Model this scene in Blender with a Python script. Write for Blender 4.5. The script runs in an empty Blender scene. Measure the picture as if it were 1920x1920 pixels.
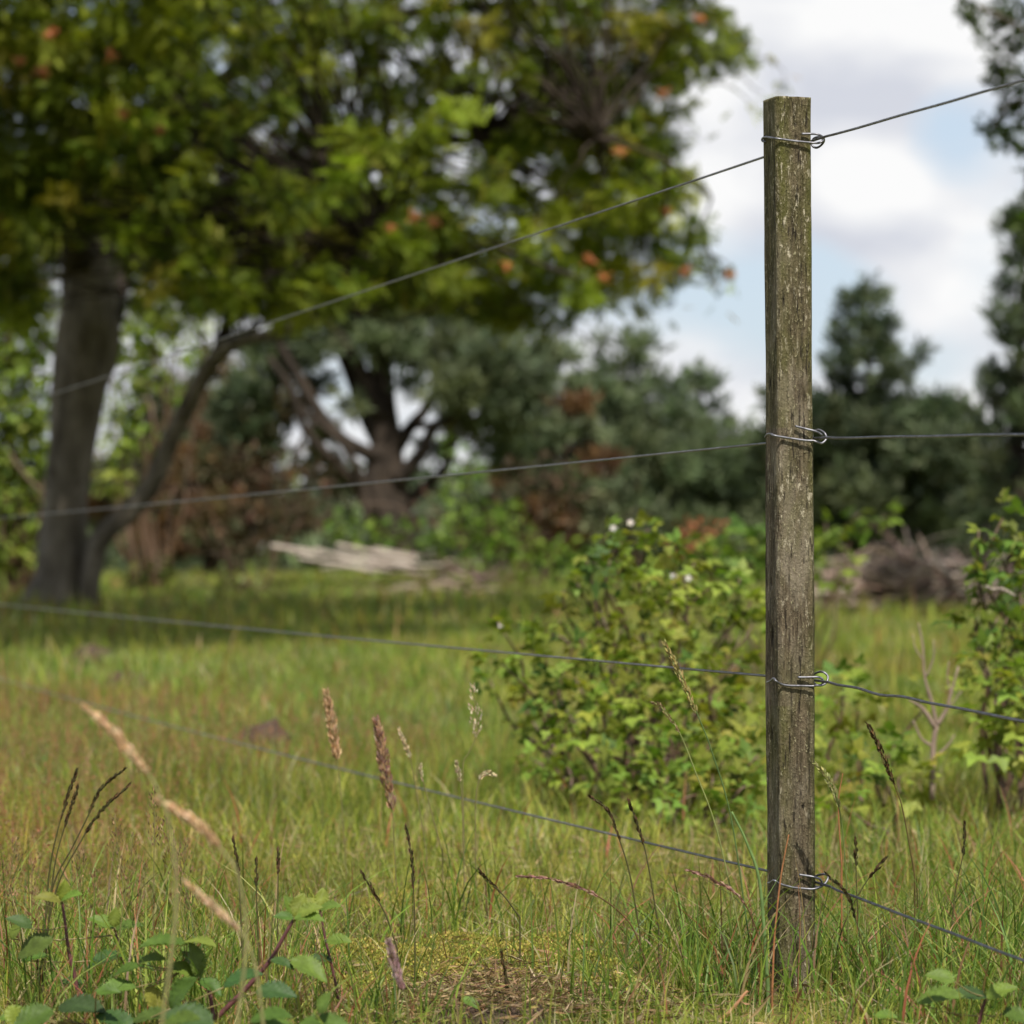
import bpy, math, random
import numpy as np
from mathutils import Vector, Matrix, Euler

R = math.radians
sc = bpy.context.scene
C = sc.collection

# ------------------------------------------------------------------ camera
F, HZ = 5760.0, 1050.0            # focal length in photo pixels, horizon row
CAMZ = 0.625
PITCH = math.atan((HZ - 960) / F)
cd = bpy.data.cameras.new('camera'); cam = bpy.data.objects.new('camera', cd); C.objects.link(cam)
cd.sensor_width = 36; cd.lens = 36 * F / 1920
cd.clip_start = .05; cd.clip_end = 3000
cam.location = (0, 0, CAMZ); cam.rotation_euler = (math.pi / 2 + PITCH, 0, 0)
cd.dof.use_dof = True; cd.dof.focus_distance = 4.5; cd.dof.aperture_fstop = 5.9
sc.camera = cam
_R = cam.rotation_euler.to_matrix()

def at(px, py, Y):
    """world point seen at photo pixel px,py at distance Y in front of the camera"""
    r = _R @ Vector(((px - 960) / F, (960 - py) / F, -1.0))
    return Vector((0, 0, CAMZ)) + r * (Y / r.y)

# ------------------------------------------------------------------ sun and sky
SUN_EL, SUN_AZ = R(57), R(165)        # azimuth clockwise from +Y
sd = Vector((math.sin(SUN_AZ) * math.cos(SUN_EL), math.cos(SUN_AZ) * math.cos(SUN_EL), math.sin(SUN_EL)))
sl = bpy.data.lights.new('sun', 'SUN'); so = bpy.data.objects.new('sun', sl); C.objects.link(so)
sl.energy = 5.0; sl.angle = R(.5); sl.color = (1, .95, .86)
so.rotation_euler = (-sd).to_track_quat('-Z', 'Y').to_euler(); so.location = (0, 0, 30)

w = bpy.data.worlds.new('World'); sc.world = w; w.use_nodes = True
nt = w.node_tree; N = nt.nodes; L = nt.links
for n in list(N): N.remove(n)

def nn(nt, t, **kw):
    n = nt.nodes.new(t)
    for k, v in kw.items():
        if k.startswith('i_'):
            n.inputs[k[2:].replace('_', ' ')].default_value = v
        else:
            setattr(n, k, v)
    return n
def math_(nt, op, a, b=None, clamp=False):
    n = nt.nodes.new('ShaderNodeMath'); n.operation = op; n.use_clamp = clamp
    for i, v in enumerate((a, b)):
        if v is None: continue
        if isinstance(v, (int, float)): n.inputs[i].default_value = v
        else: nt.links.new(v, n.inputs[i])
    return n.outputs[0]
def mix_(nt, f, a, b, mode='MIX'):
    n = nt.nodes.new('ShaderNodeMix'); n.data_type = 'RGBA'; n.blend_type = mode
    for i, v in ((0, f), (6, a), (7, b)):
        if isinstance(v, (int, float)): n.inputs[i].default_value = v
        elif isinstance(v, tuple): n.inputs[i].default_value = (*v[:3], 1)
        else: nt.links.new(v, n.inputs[i])
    return n.outputs[2]
def ramp_(nt, f, *stops):
    n = nt.nodes.new('ShaderNodeValToRGB'); e = n.color_ramp.elements
    while len(e) < len(stops): e.new(.5)
    for k, (p, c) in enumerate(stops):
        e[k].position = p
        e[k].color = (c, c, c, 1) if isinstance(c, (int, float)) else (*c, 1)
    nt.links.new(f, n.inputs[0]); return n.outputs[0]
def noise_(nt, vec, scale, detail=4, rough=.55, dist=0.):
    n = nt.nodes.new('ShaderNodeTexNoise'); n.inputs['Scale'].default_value = scale
    n.inputs['Detail'].default_value = detail; n.inputs['Roughness'].default_value = rough
    n.inputs['Distortion'].default_value = dist
    if vec is not None: nt.links.new(vec, n.inputs['Vector'])
    return n.outputs[0]

tc = nn(nt, 'ShaderNodeTexCoord')
sky = nn(nt, 'ShaderNodeTexSky'); sky.sky_type = 'NISHITA'; sky.sun_disc = False
sky.sun_elevation = SUN_EL; sky.sun_rotation = SUN_AZ; sky.air_density = 1.0; sky.dust_density = 1.5
mp = nn(nt, 'ShaderNodeMapping'); mp.inputs['Scale'].default_value = (1, 1, 2.1); mp.inputs['Location'].default_value = (.31, .2, .17)
L.new(tc.outputs['Generated'], mp.inputs[0])
n1 = noise_(nt, mp.outputs[0], 9, 7, .5, .25)
n2 = noise_(nt, mp.outputs[0], 16, 5, .5, .1)
def blob(px, py, rad_px, amp):
    d = (at(px, py, 100) - Vector((0, 0, CAMZ))).normalized()
    v = nn(nt, 'ShaderNodeVectorMath'); v.operation = 'DISTANCE'
    L.new(tc.outputs['Generated'], v.inputs[0]); v.inputs[1].default_value = d
    m = nn(nt, 'ShaderNodeMapRange'); m.interpolation_type = 'SMOOTHSTEP'
    m.inputs['From Min'].default_value = 0; m.inputs['From Max'].default_value = rad_px / F
    m.inputs['To Min'].default_value = amp; m.inputs['To Max'].default_value = 0
    L.new(v.outputs['Value'], m.inputs['Value']); return m.outputs[0]
cov = math_(nt, 'ADD', n1, .12)
for b in ((1770, 235, 170, -.34), (1320, 700, 170, .05), (1640, 400, 190, .25), (1580, 180, 150, .2), (1660, 60, 330, .2),
          (1340, 260, 200, .16), (1560, 520, 130, -.12), (1750, 700, 120, -.1), (600, 700, 160, -.1), (1720, 600, 150, .14)):
    cov = math_(nt, 'ADD', cov, blob(*b))
sep = nn(nt, 'ShaderNodeSeparateXYZ'); L.new(tc.outputs['Generated'], sep.inputs[0])
up = nn(nt, 'ShaderNodeMapRange'); up.inputs['From Min'].default_value = .25; up.inputs['From Max'].default_value = .8
up.inputs['To Min'].default_value = 0; up.inputs['To Max'].default_value = -.42
L.new(sep.outputs[2], up.inputs['Value'])
cov = math_(nt, 'ADD', cov, up.outputs[0])
mask = ramp_(nt, cov, (.44, 0.), (.66, 1.))
shade = n2
for b in ((1620, 130, 170, -.2), (1480, 480, 170, -.2), (1700, 490, 130, -.12), (1640, 330, 150, .25), (1350, 240, 150, .15), (1600, 20, 160, .15), (1740, 600, 120, .1), (1420, 760, 200, -.05)):
    shade = math_(nt, 'ADD', shade, blob(*b))
ccol = mix_(nt, ramp_(nt, shade, (.3, 0.), (.62, 1.)), (5.4, 5.6, 6.2), (7.9, 7.9, 7.9))
hzn = nn(nt, 'ShaderNodeMapRange'); hzn.inputs['From Min'].default_value = .2; hzn.inputs['From Max'].default_value = .6
hzn.inputs['To Min'].default_value = .6; hzn.inputs['To Max'].default_value = .05; L.new(sep.outputs[2], hzn.inputs['Value'])
sat = mix_(nt, hzn.outputs[0], sky.outputs[0], (5.9, 6.8, 7.9))
fc = mix_(nt, mask, sat, ccol)
bg = nn(nt, 'ShaderNodeBackground'); bg.inputs['Strength'].default_value = .1
L.new(fc, bg.inputs['Color'])
wo = nn(nt, 'ShaderNodeOutputWorld'); L.new(bg.outputs[0], wo.inputs[0])

sc.view_settings.view_transform = 'Standard'; sc.view_settings.look = 'None'
sc.view_settings.exposure = 0.3; sc.view_settings.gamma = 1
sc.render.engine = 'CYCLES'
cy = sc.cycles
cy.max_bounces = 5; cy.diffuse_bounces = 3; cy.glossy_bounces = 2; cy.transmission_bounces = 4; cy.transparent_max_bounces = 4
cy.caustics_reflective = False; cy.caustics_refractive = False
cy.use_denoising = True
try: cy.denoiser = 'OPENIMAGEDENOISE'
except Exception: pass
cy.use_adaptive_sampling = True; cy.adaptive_threshold = .012
cy.sample_clamp_indirect = 6

# ------------------------------------------------------------------ numpy helpers
rng = np.random.default_rng(7)
random.seed(7)
def _h(i, j, k, s):
    n = (i * 374761393 + j * 668265263 + k * 2147483647 + s * 974711) & 0xffffffff
    n = ((n ^ (n >> 13)) * 1274126177) & 0xffffffff
    return ((n ^ (n >> 16)) & 0xffff) / 65535.0
def vnoise(p, s=0):
    p = np.asarray(p, float); i = np.floor(p).astype(np.int64); f = p - i; f = f * f * (3 - 2 * f)
    r = 0
    for a in (0, 1):
        for b in (0, 1):
            for c in (0, 1):
                wt = (f[..., 0] if a else 1 - f[..., 0]) * (f[..., 1] if b else 1 - f[..., 1]) * (f[..., 2] if c else 1 - f[..., 2])
                r = r + wt * _h(i[..., 0] + a, i[..., 1] + b, i[..., 2] + c, s)
    return r * 2 - 1
def fbm(p, s=0, o=4):
    p = np.asarray(p, float); r = 0; a = 1.
    for k in range(o):
        r = r + a * vnoise(p * 2 ** k, s + k); a *= .5
    return r / 1.9
def terrain(x, y):
    x = np.asarray(x, float); y = np.asarray(y, float)
    t = np.clip((y - 8) / 22, 0, None)
    base = .2 * np.minimum(t, 1) + .10 * np.clip((y - 30) / 30, 0, 1)
    p = np.stack([x, y, 0 * x], -1)
    amp = np.clip((y - 3) / 5, .35, 1.2)
    return base + amp * (.022 * fbm(p * 1.3, 5, 3) + .03 * fbm(p * .35, 9, 2)) - .07 * np.clip((4.5 - y) / 3.3, 0, 1.3) * (x > .3)
def tz(x, y): return float(terrain(np.array([x]), np.array([y]))[0])

def mesh_quads(name, V, Fq, col=None, mat=None, smooth=False, mats=None):
    V = np.asarray(V, np.float32); Fq = np.asarray(Fq, np.int32)
    me = bpy.data.meshes.new(name)
    me.vertices.add(len(V)); me.vertices.foreach_set('co', V.ravel())
    nf, k = Fq.shape
    me.loops.add(nf * k); me.loops.foreach_set('vertex_index', Fq.ravel())
    me.polygons.add(nf); me.polygons.foreach_set('loop_start', np.arange(0, nf * k, k, dtype=np.int32))
    me.polygons.foreach_set('loop_total', np.full(nf, k, np.int32))
    if smooth: me.polygons.foreach_set('use_smooth', np.ones(nf, bool))
    if col is not None:
        a = me.color_attributes.new('tint', 'FLOAT_COLOR', 'POINT')
        c = np.ones((len(V), 4), np.float32); c[:, :3] = col; a.data.foreach_set('color', c.ravel())
    me.update(calc_edges=True)
    if mat: me.materials.append(mat)
    return me
def link(name, me, parent=None, loc=None):
    o = bpy.data.objects.new(name, me); C.objects.link(o)
    if parent is not None: o.parent = parent
    if loc is not None: o.location = loc
    return o
def tag(o, label=None, cat=None, group=None, kind=None):
    if label: o['label'] = label
    if cat: o['category'] = cat
    if group: o['group'] = group
    if kind: o['kind'] = kind
    return o
def thing(name, loc, label, cat, group=None):
    o = bpy.data.objects.new(name, None); C.objects.link(o); o.location = loc; o.empty_display_size = .1
    return tag(o, label, cat, group)
def put(o):      # parent-space shift: meshes are built in world space
    if o.parent is not None: o.location = -Vector(o.parent.location)
    return o

class Buf:
    """collects quads with a colour per vertex"""
    def __init__(s): s.V = []; s.F = []; s.C = []; s.n = 0
    def add(s, V, Fq, col):
        V = np.asarray(V, float).reshape(-1, 3); Fq = np.asarray(Fq)
        s.V.append(V); s.F.append(Fq + s.n); s.n += len(V)
        col = np.asarray(col, float)
        s.C.append(np.broadcast_to(col, (len(V), 3)))
    def obj(s, name, mat, parent=None, smooth=False):
        me = mesh_quads(name, np.concatenate(s.V), np.concatenate(s.F), np.concatenate(s.C), mat, smooth)
        o = link(name, me, parent); return put(o)

def frames(d, up=None):
    """orthonormal frames from directions d (n,3); up hint -> normal"""
    d = d / np.maximum(np.linalg.norm(d, axis=1, keepdims=True), 1e-9)
    if up is None: up = rng.normal(size=d.shape)
    s = np.cross(up, d); s /= np.maximum(np.linalg.norm(s, axis=1, keepdims=True), 1e-9)
    n = np.cross(d, s)
    return np.stack([d, s, n], 2)         # columns: along, side, normal
def scatter(buf, TV, TF, pos, Fr, scale, col):
    """template TV (k,3) quads TF; instances pos (n,3), frames (n,3,3), scale (n,), col (n,3) -> buf"""
    n, k = len(pos), len(TV)
    P = np.einsum('nij,kj->nki', Fr, TV) * scale[:, None, None] + pos[:, None, :]
    Fq = (TF[None] + (np.arange(n) * k)[:, None, None]).reshape(-1, 4)
    buf.add(P.reshape(-1, 3), Fq, np.repeat(col, k, 0))

# leaf templates (unit length along x)
def t_rhomb(wd=.36, fold=.06):
    V = np.array([(0, 0, 0), (.45, wd / 2, fold), (1, 0, -.05), (.45, -wd / 2, fold)]); return V, np.array([[0, 3, 2, 1]])
def t_leaf(wd=.62, fold=.1, droop=.12):
    V = np.array([(0, 0, 0), (.3, wd / 2, fold), (.7, wd * .36, fold * .5 - droop * .4), (1, 0, -droop),
                  (.3, -wd / 2, fold), (.7, -wd * .36, fold * .5 - droop * .4), (.3, 0, 0), (.7, 0, -droop * .5)])
    return V, np.array([[0, 6, 1, 1], [6, 7, 2, 1], [7, 3, 3, 2], [0, 4, 4, 6], [4, 5, 7, 6], [5, 3, 3, 7]])
def t_leaf2(wd=.66, fold=.1, droop=.12):
    V = np.array([(0, 0, 0), (.38, wd / 2, fold), (1, 0, -droop), (.38, -wd / 2, fold), (.5, 0, 0)])
    return V, np.array([[0, 4, 2, 1], [0, 3, 2, 4]])
def t_pinnate(pairs=6, ll=.34, lw=.13):
    V = []; Fq = []
    def leaf(o, d, s):
        n = np.array([-d[1], d[0], 0]); b = len(V)
        V.extend([o, o + d * s * .5 + n * lw / 2, o + d * s - np.array([0, 0, .05]), o + d * s * .5 - n * lw / 2]); Fq.append([b, b + 3, b + 2, b + 1])
    for i in range(pairs):
        x = .2 + .72 * i / (pairs - 1); z = -.18 * x * x
        for sg in (-1, 1):
            a = R(62); leaf(np.array([x, 0, z]), np.array([math.cos(a), sg * math.sin(a), -.15]), ll * (1 - .25 * abs(x - .55)))
    leaf(np.array([.94, 0, -.16]), np.array([1, 0, -.3]), ll)
    return np.array(V), np.array(Fq)
def t_trifoliate():
    a, f = t_leaf2(.7); V = []; Fq = []
    for ang, off, s in ((0, .32, .68), (75, .28, .55), (-75, .28, .55)):
        c, sn = math.cos(R(ang)), math.sin(R(ang)); b = len(V)
        for p in a:
            q = p * s; V.append((off + q[0] * c - q[1] * sn, q[0] * sn + q[1] * c, q[2] - .06 * abs(sn)))
        Fq += [[i + b for i in r] for r in f]
    return np.array(V), np.array(Fq)
def t_needles(k=12, wd=.085):
    V = []; Fq = []; r = np.random.default_rng(3)
    for i in range(k):
        th = r.uniform(0, 2 * math.pi); ph = r.uniform(.15, 1.25)
        d = np.array([math.cos(ph), math.sin(ph) * math.cos(th), math.sin(ph) * math.sin(th)])
        o = np.array([r.uniform(-.5, .4), 0, 0]); s = np.cross(d, r.normal(size=3)); s /= np.linalg.norm(s); b = len(V); l = r.uniform(.6, 1)
        V += [o, o + d * l * .5 + s * wd, o + d * l, o + d * l * .5 - s * wd]; Fq.append([b, b + 1, b + 2, b + 3])
    return np.array(V), np.array(Fq)
PIN = t_pinnate(); LEAF = t_leaf(); LEAF2 = t_leaf2(); TRI = t_trifoliate(); NEED = t_needles(); RH = t_rhomb(.5)

def palette(n, cols, wts=None, jit=.18):
    cols = np.array(cols, float); p = None if wts is None else np.array(wts) / np.sum(wts)
    i = rng.choice(len(cols), n, p=p); c = cols[i] * (1 + rng.normal(0, jit, (n, 1))) * (1 + rng.normal(0, .06, (n, 3)))
    return np.clip(c, .004, .95)

# tubes
def smooth_path(pts, rad, sub=6):
    P = np.array([tuple(p) for p in pts], float); r = np.array(rad, float)
    if len(P) < 3: return np.linspace(P[0], P[-1], sub + 1), np.linspace(r[0], r[-1], sub + 1)
    Q = np.vstack([2 * P[0] - P[1], P, 2 * P[-1] - P[-2]]); out = []; ro = []
    for i in range(len(P) - 1):
        a, b, c, d = Q[i:i + 4]
        for t in np.arange(sub) / sub:
            out.append(.5 * (2 * b + (c - a) * t + (2 * a - 5 * b + 4 * c - d) * t * t + (-a + 3 * b - 3 * c + d) * t ** 3)); ro.append(r[i] * (1 - t) + r[i + 1] * t)
    out.append(P[-1]); ro.append(r[-1]); return np.array(out), np.array(ro)
def tube(buf, pts, rad, seg=8, sub=6, col=(.1, .1, .1), rough=0., rs=3., raw=False, seed=0):
    P, r = (np.array([tuple(p) for p in pts], float), np.array(rad, float)) if raw else smooth_path(pts, rad, sub)
    n = len(P); T = np.gradient(P, axis=0); T /= np.maximum(np.linalg.norm(T, axis=1, keepdims=True), 1e-9)
    u = np.cross(T[0], (0.13, .2, 1.)); 
    if np.linalg.norm(u) < 1e-3: u = np.cross(T[0], (1., 0, 0))
    u /= np.linalg.norm(u); V = []
    an = np.arange(seg) * 2 * math.pi / seg
    for i in range(n):
        u = u - T[i] * (u @ T[i]); u /= max(np.linalg.norm(u), 1e-9); v = np.cross(T[i], u)
        V.append(P[i] + r[i] * (np.cos(an)[:, None] * u + np.sin(an)[:, None] * v))
    V = np.array(V)
    if rough:
        D = V - P[:, None]; q = V / np.maximum(r.mean(), .01) * np.array([rs, rs, rs * .35]) * .6
        V = P[:, None] + D * (1 + rough * fbm(q, seed, 3))[..., None]
    i, j = np.meshgrid(np.arange(n - 1), np.arange(seg), indexing='ij'); a = i * seg + j; b = i * seg + (j + 1) % seg
    Fq = np.stack([a, b, b + seg, a + seg], -1).reshape(-1, 4)
    cap = []
    for e, base in ((P[0], 0), (P[-1], (n - 1) * seg)):
        pass
    VV = V.reshape(-1, 3)
    # caps as fans of quads
    m = len(VV); VV = np.vstack([VV, P[0], P[-1]])
    for j in range(0, seg, 2):
        cap.append([m, (j + 2) % seg, (j + 1) % seg, j]); s = (n - 1) * seg
        cap.append([m + 1, s + j, s + (j + 1) % seg, s + (j + 2) % seg])
    buf.add(VV, np.vstack([Fq, cap]), col)

# ------------------------------------------------------------------ materials
def mat_base(name):
    m = bpy.data.materials.new(name); m.use_nodes = True; t = m.node_tree
    b = t.nodes['Principled BSDF']; return m, t, b
def leaf_mat(name, transl=.35, rough=.5, spec=.35, nz=20., ttint=(1.25, 1.3, .55)):
    m, t, b = mat_base(name); out = t.nodes['Material Output']
    a = nn(t, 'ShaderNodeAttribute'); a.attribute_name = 'tint'
    tc = nn(t, 'ShaderNodeTexCoord'); nz_ = noise_(t, tc.outputs['Object'], nz, 3)
    v = ramp_(t, nz_, (.3, .78), (.7, 1.2))
    c = mix_(t, 1., a.outputs['Color'], v, 'MULTIPLY')
    t.links.new(c, b.inputs['Base Color']); b.inputs['Roughness'].default_value = rough; b.inputs['Specular IOR Level'].default_value = spec
    tr = nn(t, 'ShaderNodeBsdfTranslucent'); c2 = mix_(t, 1., c, ttint, 'MULTIPLY'); t.links.new(c2, tr.inputs['Color'])
    mx = nn(t, 'ShaderNodeMixShader'); mx.inputs[0].default_value = transl
    t.links.new(b.outputs[0], mx.inputs[1]); t.links.new(tr.outputs[0], mx.inputs[2]); t.links.new(mx.outputs[0], out.inputs['Surface'])
    return m
def rough_mat(name, c1, c2, scale, rough=.85, bump=.4, stretch=(1, 1, 1), tint=False, dist=.01):
    m, t, b = mat_base(name)
    tc = nn(t, 'ShaderNodeTexCoord'); mp = nn(t, 'ShaderNodeMapping'); mp.inputs['Scale'].default_value = stretch
    t.links.new(tc.outputs['Object'], mp.inputs[0])
    nz_ = noise_(t, mp.outputs[0], scale, 6, .65); n2_ = noise_(t, mp.outputs[0], scale * 5, 4, .6)
    c = mix_(t, ramp_(t, nz_, (.35, 0.), (.65, 1.)), c1, c2)
    c = mix_(t, .45, c, mix_(t, 1., c, ramp_(t, n2_, (.3, .45), (.7, 1.5)), 'MULTIPLY'))
    if tint:
        a = nn(t, 'ShaderNodeAttribute'); a.attribute_name = 'tint'; c = mix_(t, 1., c, a.outputs['Color'], 'MULTIPLY')
    t.links.new(c, b.inputs['Base Color']); b.inputs['Roughness'].default_value = rough; b.inputs['Specular IOR Level'].default_value = .25
    bp = nn(t, 'ShaderNodeBump'); bp.inputs['Strength'].default_value = bump; bp.inputs['Distance'].default_value = dist
    t.links.new(math_(t, 'ADD', nz_, math_(t, 'MULTIPLY', n2_, .5)), bp.inputs['Height']); t.links.new(bp.outputs[0], b.inputs['Normal'])
    return m
M_grass = leaf_mat('grass_blades', .38, .5, .3, 14)
M_leaf = leaf_mat('rowan_leaf', .42, .6, .18, 3)
M_bramble = leaf_mat('bramble_leaf', .36, .55, .25, 30)
M_bigleaf = leaf_mat('bramble_leaf_near', .25, .55, .28, 90)
M_needle = leaf_mat('pine_needles', .12, .6, .25, 2, (1.1, 1.2, .7))
M_dry = leaf_mat('dry_grass', .25, .75, .15, 60, (1.2, 1.05, .7))
M_moss = leaf_mat('moss', .3, .8, .1, 60)
M_twig = leaf_mat('dead_twigs', .0, .85, .15, 15)
M_berry = leaf_mat('rowan_berries', .0, .35, .5, 10)
M_bark = rough_mat('rowan_bark', (.075, .060, .042), (.25, .215, .165), 5, .9, .9, (1, 1, .3), dist=.06)
M_pbark = rough_mat('pine_bark', (.020, .015, .011), (.052, .038, .027), 4, .9, .6, (1, 1, .4), dist=.03)  # colour lowered to hold the shade the trunks stand in
M_birch = rough_mat('pale_dead_wood', (.33, .27, .225), (.52, .45, .385), 6, .8, .3, (1, 1, 1))
M_earth = rough_mat('loose_earth', (.05, .032, .022), (.12, .08, .056), 25, .95, .8, dist=.02)
M_twigw = rough_mat('weathered_twig', (.20, .16, .13), (.40, .34, .28), 40, .85, .4)
M_stem = leaf_mat('bramble_stem', 0, .5, .4, 60)

# wire metal
def metal_mat():
    m, t, b = mat_base('galvanised_wire')
    tc = nn(t, 'ShaderNodeTexCoord'); n = noise_(t, tc.outputs['Object'], 90, 5, .6)
    t.links.new(mix_(t, ramp_(t, n, (.35, 0.), (.7, 1.)), (.13, .125, .135), (.30, .30, .33)), b.inputs['Base Color'])
    b.inputs['Metallic'].default_value = .75; b.inputs['Roughness'].default_value = .48
    t.links.new(ramp_(t, n, (.3, .34), (.7, .62)), b.inputs['Roughness'])
    bp = nn(t, 'ShaderNodeBump'); bp.inputs['Strength'].default_value = .3; bp.inputs['Distance'].default_value = .001
    t.links.new(n, bp.inputs['Height']); t.links.new(bp.outputs[0], b.inputs['Normal'])
    return m
M_wire = metal_mat()
def wood_mat():
    m, t, b = mat_base('weathered_post_wood')
    tc = nn(t, 'ShaderNodeTexCoord')
    def mapd(s):
        mp = nn(t, 'ShaderNodeMapping'); mp.inputs['Scale'].default_value = s; t.links.new(tc.outputs['Object'], mp.inputs[0]); return mp.outputs[0]
    vs = mapd((1, 1, .10)); v1 = mapd((1, 1, .35)); v0 = mapd((1, 1, 1))
    grain = noise_(t, vs, 260, 5, .65); big = noise_(t, v1, 22, 4, .6, .4); blot = noise_(t, v0, 34, 5, .65, .3)
    spk = noise_(t, mapd((1, 1, .55)), 300, 3, .7); spk2 = noise_(t, mapd((1, 1, .3)), 150, 4, .7)
    c = mix_(t, ramp_(t, grain, (.34, 0.), (.66, 1.)), (.038, .028, .016), (.165, .128, .080))
    c = mix_(t, ramp_(t, big, (.48, 0.), (.66, .8)), c, (.25, .21, .15))          # bleached streaks
    alg = ramp_(t, noise_(t, v1, 14, 4, .6, .5), (.50, 0.), (.66, .5))
    c = mix_(t, alg, c, (.085, .085, .022))                                          # green algae
    a = nn(t, 'ShaderNodeAttribute'); a.attribute_name = 'tint'; s = nn(t, 'ShaderNodeSeparateColor'); t.links.new(a.outputs['Color'], s.inputs[0])
    c = mix_(t, math_(t, 'MULTIPLY', s.outputs[1], ramp_(t, blot, (.3, .25), (.65, 1.))), c, (.095, .100, .018))  # algae along the right corner and left edge
    c = mix_(t, ramp_(t, spk, (.60, 0.), (.66, .8)), c, (.32, .29, .17))            # lichen specks
    c = mix_(t, math_(t, 'MULTIPLY', ramp_(t, spk2, (.58, 0.), (.64, 1.)), ramp_(t, noise_(t, v1, 9, 3, .6), (.42, .1), (.6, 1.))), c, (.44, .39, .28))
    c = mix_(t, ramp_(t, noise_(t, mapd((1, 1, .14)), 190, 3, .6), (.33, .85), (.41, 0.)), c, (.014, .010, .007))  # cracks
    c = mix_(t, s.outputs[0], c, (.008, .006, .004))                                  # knot holes
    t.links.new(c, b.inputs['Base Color']); b.inputs['Roughness'].default_value = .9; b.inputs['Specular IOR Level'].default_value = .2
    h = math_(t, 'ADD', math_(t, 'MULTIPLY', grain, .7), math_(t, 'ADD', math_(t, 'MULTIPLY', spk, .7), big))
    bp = nn(t, 'ShaderNodeBump'); bp.inputs['Strength'].default_value = 1.; bp.inputs['Distance'].default_value = .006
    t.links.new(h, bp.inputs['Height']); t.links.new(bp.outputs[0], b.inputs['Normal'])
    return m
M_wood = wood_mat()
def ground_mat():
    m, t, b = mat_base('meadow_soil')
    g = nn(t, 'ShaderNodeNewGeometry')
    a = noise_(t, g.outputs['Position'], 1.1, 5, .6); f = noise_(t, g.outputs['Position'], 38, 5, .7); k = noise_(t, g.outputs['Position'], 6, 4, .6)
    c = mix_(t, ramp_(t, a, (.35, 0.), (.65, 1.)), (.13, .15, .030), (.20, .19, .050))
    c = mix_(t, ramp_(t, k, (.5, 0.), (.7, .7)), c, (.10, .068, .036))
    c = mix_(t, 1., c, ramp_(t, f, (.3, .4), (.7, 1.35)), 'MULTIPLY')
    t.links.new(c, b.inputs['Base Color']); b.inputs['Roughness'].default_value = .95; b.inputs['Specular IOR Level'].default_value = .1
    bp = nn(t, 'ShaderNodeBump'); bp.inputs['Strength'].default_value = .8; bp.inputs['Distance'].default_value = .02
    t.links.new(f, bp.inputs['Height']); t.links.new(bp.outputs[0], b.inputs['Normal'])
    return m
M_ground = ground_mat()

# ------------------------------------------------------------------ ground
def grid_axis(stops):
    out = []
    for (a, b, st) in stops: out += list(np.arange(a, b, st))
    return np.array(out + [stops[-1][1]])
ys = grid_axis([(-60, -4, 4), (-4, 2, .5), (2, 12, .12), (12, 30, .5), (30, 80, 2), (80, 900, 40)])
xs = grid_axis([(-500, -60, 40), (-60, -10, 4), (-10, -3, .5), (-3, 3, .12), (3, 10, .5), (10, 60, 4), (60, 500, 40)])
X, Y = np.meshgrid(xs, ys); V = np.stack([X, Y, terrain(X, Y)], -1)
ny, nx = X.shape; i, j = np.meshgrid(np.arange(ny - 1), np.arange(nx - 1), indexing='ij'); a = i * nx + j
me = mesh_quads('ground', V.reshape(-1, 3), np.stack([a, a + 1, a + nx + 1, a + nx], -1).reshape(-1, 4), None, M_ground, True)
tag(link('ground', me), 'uneven heath meadow ground under the grass', None, None, 'structure')

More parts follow.
